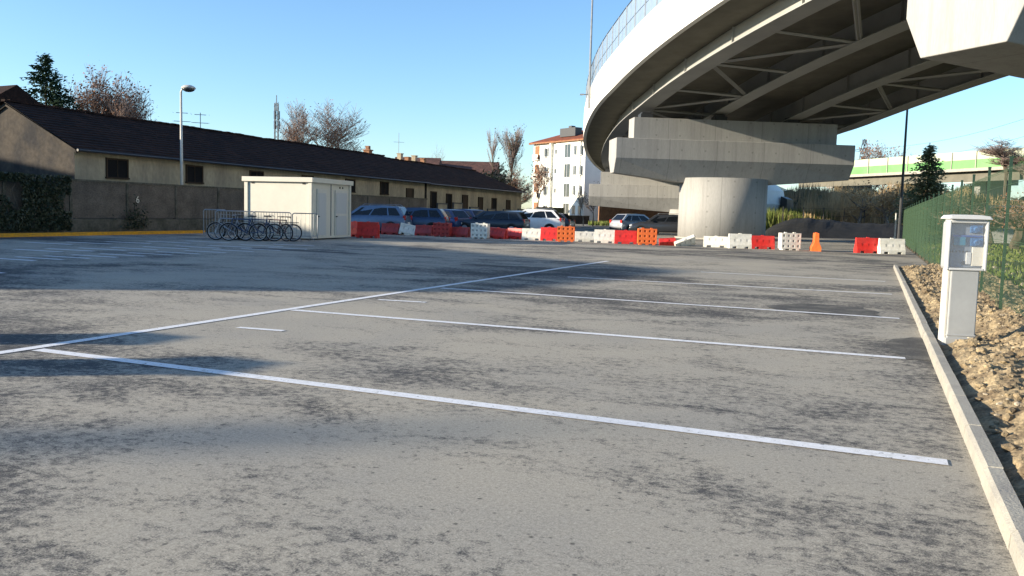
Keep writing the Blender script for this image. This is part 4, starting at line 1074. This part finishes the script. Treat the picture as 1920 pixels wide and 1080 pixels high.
def put(kind, colr, px, v, rz, label, L=1.05, H=.66, tilt=(0, 0), z=0):
    mb = jersey(L, H) if kind == 'j' else block(L, H)
    # rz is the turn against the row, in world degrees
    name = 'plastic_barrier'
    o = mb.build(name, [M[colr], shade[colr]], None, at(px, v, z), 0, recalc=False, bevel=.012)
    bm = bmesh.new(); bm.from_mesh(o.data); bmesh.ops.remove_doubles(bm, verts=bm.verts, dist=.0005); bmesh.ops.recalc_face_normals(bm, faces=bm.faces); bm.to_mesh(o.data); bm.free()
    o.rotation_mode = 'ZYX'
    o.rotation_euler = (R_(tilt[0]), R_(tilt[1]), R_(rz)); tag(o, label, 'road barrier', GBAR)
    return o
put('j', 'red', 663, 41.3, 75, 'shiny red barrier turned end-on against the cabin corner', .95, .72)
put('j', 'red', 688, 39.8, 14, 'red barrier standing in front, beside the cabin doors', 1.0, .74)
put('j', 'darkred', 730, 46.0, 12, 'dull red barrier behind, left of the toppled white one', .95, .60)
put('j', 'whitep', 762, 45.8, 20, 'white barrier pushed askew between two dull red ones, in shade', .95, .58, (0, 12))
put('j', 'darkred', 793, 45.6, 5, 'dull red barrier directly right of the askew white one', .95, .56)
put('b', 'darkred', 827, 44.6, 8, 'taller brownish red barrier block in the shade, before the dark cars', .9, .72)
put('j', 'darkred', 861, 44.8, 0, 'low dull red barrier between the tall dark block and a white block', 1.0, .52)
put('b', 'whitep', 898, 43.2, 6, 'greyish white barrier block with sunlit top, before the dark estate car', .88, .76)
put('j', 'red', 931, 43.6, -12, 'bright red barrier right of the greyish white block', 1.0, .55, (0, 4))
put('j', 'red', 964, 44.0, -8, 'bright red low barrier left of the pale barrier before the white cars', .85, .55)
put('j', 'whitep', 995, 43.0, 16, 'pale barrier with shaded notches before the white cars', 1.0, .58)
put('j', 'red', 1028, 42.8, 14, 'red barrier touching the left orange block', .9, .66)
put('b', 'orange', 1058, 41.8, 20, 'left orange dimpled block, before the apartment block', .86, .74)
put('j', 'whitep', 1096, 42.8, 22, 'white barrier lying low right of the left orange block', 1.1, .50)
put('j', 'whitep', 1131, 41.6, 18, 'white upright barrier left of the middle red barrier', 1.0, .64)
put('j', 'red', 1170, 41.0, 20, 'middle red barrier before the silver hatchback', 1.05, .64)
put('b', 'orange', 1210, 40.4, 20, 'right orange dimpled block, before the dark grey estate', .88, .76)
put('j', 'red', 1248, 40.2, 10, 'small red barrier fallen over left of the pier foot', .75, .45, (72, 14), .12)
put('j', 'whitep', 1281, 40.0, 30, 'white barrier fallen on its side at the pier foot', .95, .5, (60, 8), .08)
put('j', 'whitep', 1339, 39.6, 8, 'white low barrier before the pier column, left of its twin', 1.1, .50)
put('j', 'whitep', 1384, 38.9, 23, 'white upright barrier between the low white and the deep red one', 1.02, .66)
put('j', 'red', 1426, 38.9, 23, 'deep red barrier at the right foot of the pier column', 1.05, .60)
put('b', 'whitep', 1477, 38.4, 26, 'white barrier block standing alone right of the pier column', .88, .76)
put('j', 'orange', 1526, 38.0, 100, 'orange barrier turned end-on, alone in the gap', .9, .80)
put('j', 'red', 1623, 37.2, 23, 'red barrier paired with the last white one near the green fence', 1.02, .66)
put('j', 'whitep', 1668, 36.9, 23, 'last white barrier, nearest the green fence', 1.08, .66)

# ================================================================== CARS
def paint(name, c, metal=.35): 
    return mat(name, c, None, .28, metal=metal, spec=.6)
def car(p, ang, label, pm, L=4.3, Wd=1.76, H=1.48, kind='hatch', rails=False, group='parked cars beyond the barriers'):
    """front towards +x"""
    e = empty('parked_car', p, ang, label, 'car', group)
    hw = Wd/2; wb0, wb1 = -L/2+.78, L/2-.85; R = .32
    zb = .96*H/1.48; hood = .86*H/1.48
    if kind == 'sedan':
        st = [(-L/2, .36, .70, .80), (-L/2+.06, .26, .92, .92), (-L/2+.5, .20, .98, .98), (-L/2+1.0, .19, 1.0, 1), (0, .19, zb, 1), (L/2-1.3, .19, zb-.01, 1), (L/2-.9, .20, hood+.04, .98), (L/2-.25, .22, hood-.12, .92), (L/2-.04, .28, .60, .84), (L/2, .36, .50, .78)]
        gh = (-L/2+.75, -L/2+1.35, L/2-1.95, L/2-1.15)
    elif kind == 'estate':
        st = [(-L/2, .38, .74, .86), (-L/2+.05, .26, .96, .95), (-L/2+.4, .20, zb+.02, 1), (0, .19, zb, 1), (L/2-1.3, .19, zb-.01, 1), (L/2-.9, .20, hood+.04, .98), (L/2-.25, .22, hood-.12, .92), (L/2-.04, .28, .60, .84), (L/2, .36, .50, .78)]
        gh = (-L/2+.06, -L/2+.42, L/2-1.95, L/2-1.15)
    else:
        st = [(-L/2, .38, .76, .84), (-L/2+.06, .26, .94, .94), (-L/2+.45, .20, zb+.03, 1), (0, .19, zb, 1), (L/2-1.1, .19, zb-.02, 1), (L/2-.8, .20, hood+.04, .97), (L/2-.25, .22, hood-.1, .9), (L/2-.04, .28, .62, .82), (L/2, .36, .52, .76)]
        gh = (-L/2+.08, -L/2+.6, L/2-1.85, L/2-.95)
    rings = []
    for x, z0, z1, wf in st:
        w_ = hw*wf; h = z1-z0
        half = [(w_*.80, z0), (w_*.95, z0+h*.12), (w_, z0+h*.42), (w_*.985, z0+h*.72), (w_*.93, z0+h*.93), (w_*.82, z1)]
        rings.append([(x, a, b) for a, b in half]+[(x, -a, b) for a, b in reversed(half)])
    mb = MB(); mb.loft(rings)
    xr0, xr1, xf1, xf0 = gh; wr, wbt = hw*.70, hw*.90
    # greenhouse shell
    zr_ = H
    G = [[(xr0, wbt*.95, zb-.04), (xr0, -wbt*.95, zb-.04)], [(xr1, wr, zr_-.05), (xr1, -wr, zr_-.05)], [((xr1+xf1)/2, wr*1.03, zr_), ((xr1+xf1)/2, -wr*1.03, zr_)], [(xf1, wr, zr_-.04), (xf1, -wr, zr_-.04)], [(xf0, wbt*.95, zb-.06), (xf0, -wbt*.95, zb-.06)]]
    for a, b in zip(G, G[1:]): mb.quad(a[0], b[0], b[1], a[1])
    for s in (0, 1): mb.add([G[k][s] for k in range(5)], [(0, 1, 2, 3, 4)])
    body = mb.build('body', pm, e, smooth=False); 
    body.modifiers.new('b', 'BEVEL').width = .035; body.modifiers['b'].segments = 2; body.modifiers['b'].angle_limit = R_(20)
    for pl in body.data.polygons: pl.use_smooth = True
    # side glass (three panes per side)
    for s in (1, -1):
        def pt(f, top):
            xa, za = (xr0+.16, zb+.02) if not top else (xr1+.10, zr_-.13)
            xb, zb2 = (xf0-.22, zb+.0) if not top else (xf1-.02, zr_-.13)
            x = xa+(xb-xa)*f; z = za+(zb2-za)*f
            k = (z-zb+.05)/(zr_-zb); yv = wbt*.95+(wr-wbt*.95)*k+.012
            return (x, s*yv, z)
        cuts = ((0.02, .24), (.27, .60), (.63, .97)) if kind != 'sedan' else ((.05, .45), (.49, .96))
        for a, b in cuts:
            q = MB(); A, B_, C_, D_ = pt(a, 0), pt(b, 0), pt(b, 1), pt(a, 1); q.quad(A, B_, C_, D_); q.build('side_window', M['carglass'], e, recalc=False)
        q = MB(); q.box(xf0-.32, s*(hw+.06), zb+.06, .12, .16, .12); q.build('mirror', pm, e, bevel=.02)
    q = MB(); t = .12
    def lerp(a, b, f): return tuple(a[i]+(b[i]-a[i])*f for i in range(3))
    def pane(a, b, dx):
        A, B_, C_, D_ = a[0], a[1], b[1], b[0]
        l0, l1 = lerp(A, D_, .10), lerp(A, D_, .90); r0, r1 = lerp(B_, C_, .10), lerp(B_, C_, .90)
        P = [lerp(l0, r0, .08), lerp(l0, r0, .92), lerp(l1, r1, .92), lerp(l1, r1, .08)]
        return [(x+dx, y, z+.012) for x, y, z in P]
    q.add(pane(G[4], G[3], .012), [(0, 1, 2, 3)]); q.build('windscreen', M['carglass'], e, recalc=False)
    q = MB(); q.add(pane(G[0], G[1], -.012), [(0, 1, 2, 3)]); q.build('rear_window', M['carglass'], e, recalc=False)
    for x in (wb0, wb1):
        for s in (1, -1):
            q = MB(); q.tube((x, s*(hw-.20), R+.01), (x, s*(hw+.004), R+.01), R+.055, n=22); 
            ar = q.build('wheel_arch', M['black'], e)
            q = MB(); q.tube((x, s*(hw-.22), R), (x, s*(hw+.012), R), R, n=22); wh = q.build('wheel', M['tyre'], e)
            q = MB(); q.tube((x, s*(hw-.1), R), (x, s*(hw+.020), R), R*.62, n=18)
            for k in range(5): a = 2*math.pi*k/5; q.box(x+R*.33*math.cos(a), s*(hw+.022), R+R*.33*math.sin(a), .05, .012, .05)
            q.build('rim', M['rim'], wh)
    for s in (1, -1):
        q = MB(); q.box(L/2-.14, s*hw*.66, hood-.24, .22, .34, .13); q.build('headlight', M['headlight'], e, bevel=.03)
        q = MB(); q.box(-L/2+.07, s*hw*.76, zb-.10, .12, .22, .26); q.build('tail_light', M['taillight'], e, bevel=.02)
    q = MB(); q.box(L/2-.01, 0, .42, .05, 1.0, .14); q.build('grille', M['black'], e)
    q = MB(); q.box(-L/2-.012, 0, .62, .02, .5, .11); q.build('number_plate', M['plate'], e)
    q = MB(); q.box(-L/2+.02, 0, .36, .12, Wd*.8, .16); q.build('bumper', M['black'], e, bevel=.02)
    if rails:
        for s in (1, -1): q = MB(); q.path([(xr1+.1, s*wr*.92, zr_-.03), (xr1+.2, s*wr*.92, zr_+.05), (xf1-.2, s*wr*.92, zr_+.05), (xf1-.1, s*wr*.92, zr_-.02)], .018, 6); q.build('roof_rail', M['galv'], e)
    return e
pb = paint('paint_steel_blue', (.03, .06, .12)); pd = paint('paint_navy', (.02, .05, .14)); pk = paint('paint_near_black', (.02, .03, .045))
pw = paint('paint_white', (.72, .73, .74), 0); ps = paint('paint_silver', (.42, .44, .47)); pg = paint('paint_dark_grey', (.045, .05, .06)); psb = paint('paint_silver_blue', (.12, .17, .25))
def face(deg): return YAW+R_(deg)
car(at(690, 47.5), face(172), 'silver blue estate with roof rails, leftmost car beside the cabin', psb, 4.5, 1.8, 1.56, 'estate', True)
car(at(763, 49.0), face(176), 'steel blue saloon-height estate behind the askew white barrier', pb, 4.6, 1.8, 1.50, 'estate')
car(at(823, 54), face(140), 'navy hatchback with slanting rear, behind the tall dark red block', pd, 4.1, 1.74, 1.46)
car(at(862, 57), face(138), 'navy blue hatchback right of the other navy one', pd, 4.2, 1.76, 1.50)
car(at(918, 53), face(166), 'near black estate with light glints, behind the greyish white block', pk, 4.6, 1.8, 1.44, 'estate')
car(at(957, 62), face(150), 'white hatchback half hidden by the near black estate', pw, 4.1, 1.74, 1.5)
car(at(992, 57.5), face(168), 'white compact off-roader with dark windows and red tail lights', pw, 4.4, 1.82, 1.62, 'hatch', True)
car(at(1020, 63), face(160), 'dark silver hatchback at the right end of the left car row', pg, 4.1, 1.72, 1.42)
car(at(1190, 66), face(30), 'silver hatchback standing alone beneath the distant pier cap', ps, 4.1, 1.74, 1.50)
car(at(1236, 63), face(172), 'dark grey estate half hidden by the pier column', pg, 4.7, 1.82, 1.52, 'estate', True)

# ================================================================== UNSEEN THINGS ADDED TO THROW THE GROUND SHADE
H_O = 10.0; off = Vector((math.cos(SUN_DIR), math.sin(SUN_DIR), 0))*(H_O/math.tan(SUN_EL))
pol = [Vector((x, y, 0))-off for x, y in ((-36, 42), (-26.3, 34.5), (-22.7, 32.3), (-21.2, 31.4), (-18.6, 29.3), (-4.1, 21.5), (-5.7, 13.2), (-14.5, 16), (-34, 30))]
c1 = pol[5]
e = empty('shade_block', c1, 0, 'unseen block at the left, shaped to cast the ground shade', 'building')  # unseen block, its outline shaped from the ground shade it casts
P = [tuple((p-c1).xy) for p in pol]
q = MB(); q.prism(P, 0, H_O); q.build('wall', M['plaster'], e)
q = MB()
for k in range(5):
    f = (k+.5)/5; a = Vector((*P[4], 0)).lerp(Vector((*P[5], 0)), f); q.box(a.x, a.y, 5, 1.4, 1.4, 1.5)
q.build('window', M['window'], e)
offp = lambda h: Vector((math.cos(SUN_DIR), math.sin(SUN_DIR), 0))*(h/math.tan(SUN_EL))
for k, (p, h, wd) in enumerate(((Vector((-5.25, 5.45, 0)), 2.3, .55), (Vector((-6.9, 6.2, 0)), 2.3, .5))):
    a = p-offp(h); q = MB(); q.box(0, 0, h/2, wd, wd, h); q.box(0, 0, h+.04, wd+.12, wd+.12, .09)
    o = q.build('shadow_post', M['brick'], None, a); tag(o, ['unseen post added at the left to cast a shadow, nearer one', 'unseen post added at the left to cast a shadow, farther one'][k], 'gate pier', 'shadow posts')  # unseen posts added to cast two short ground shadows
h = 21.0; a = Vector((-2.2, 4.75, 0))-offp(h)
q = MB(); q.tube((0, 0, 0), (0, 0, h), .30, .22, n=10); o = q.build('shadow_mast', M['conc'], None, a); tag(o, 'unseen shadow-casting mast added behind the photographer', 'pole')  # unseen mast added to cast the soft streak on the asphalt
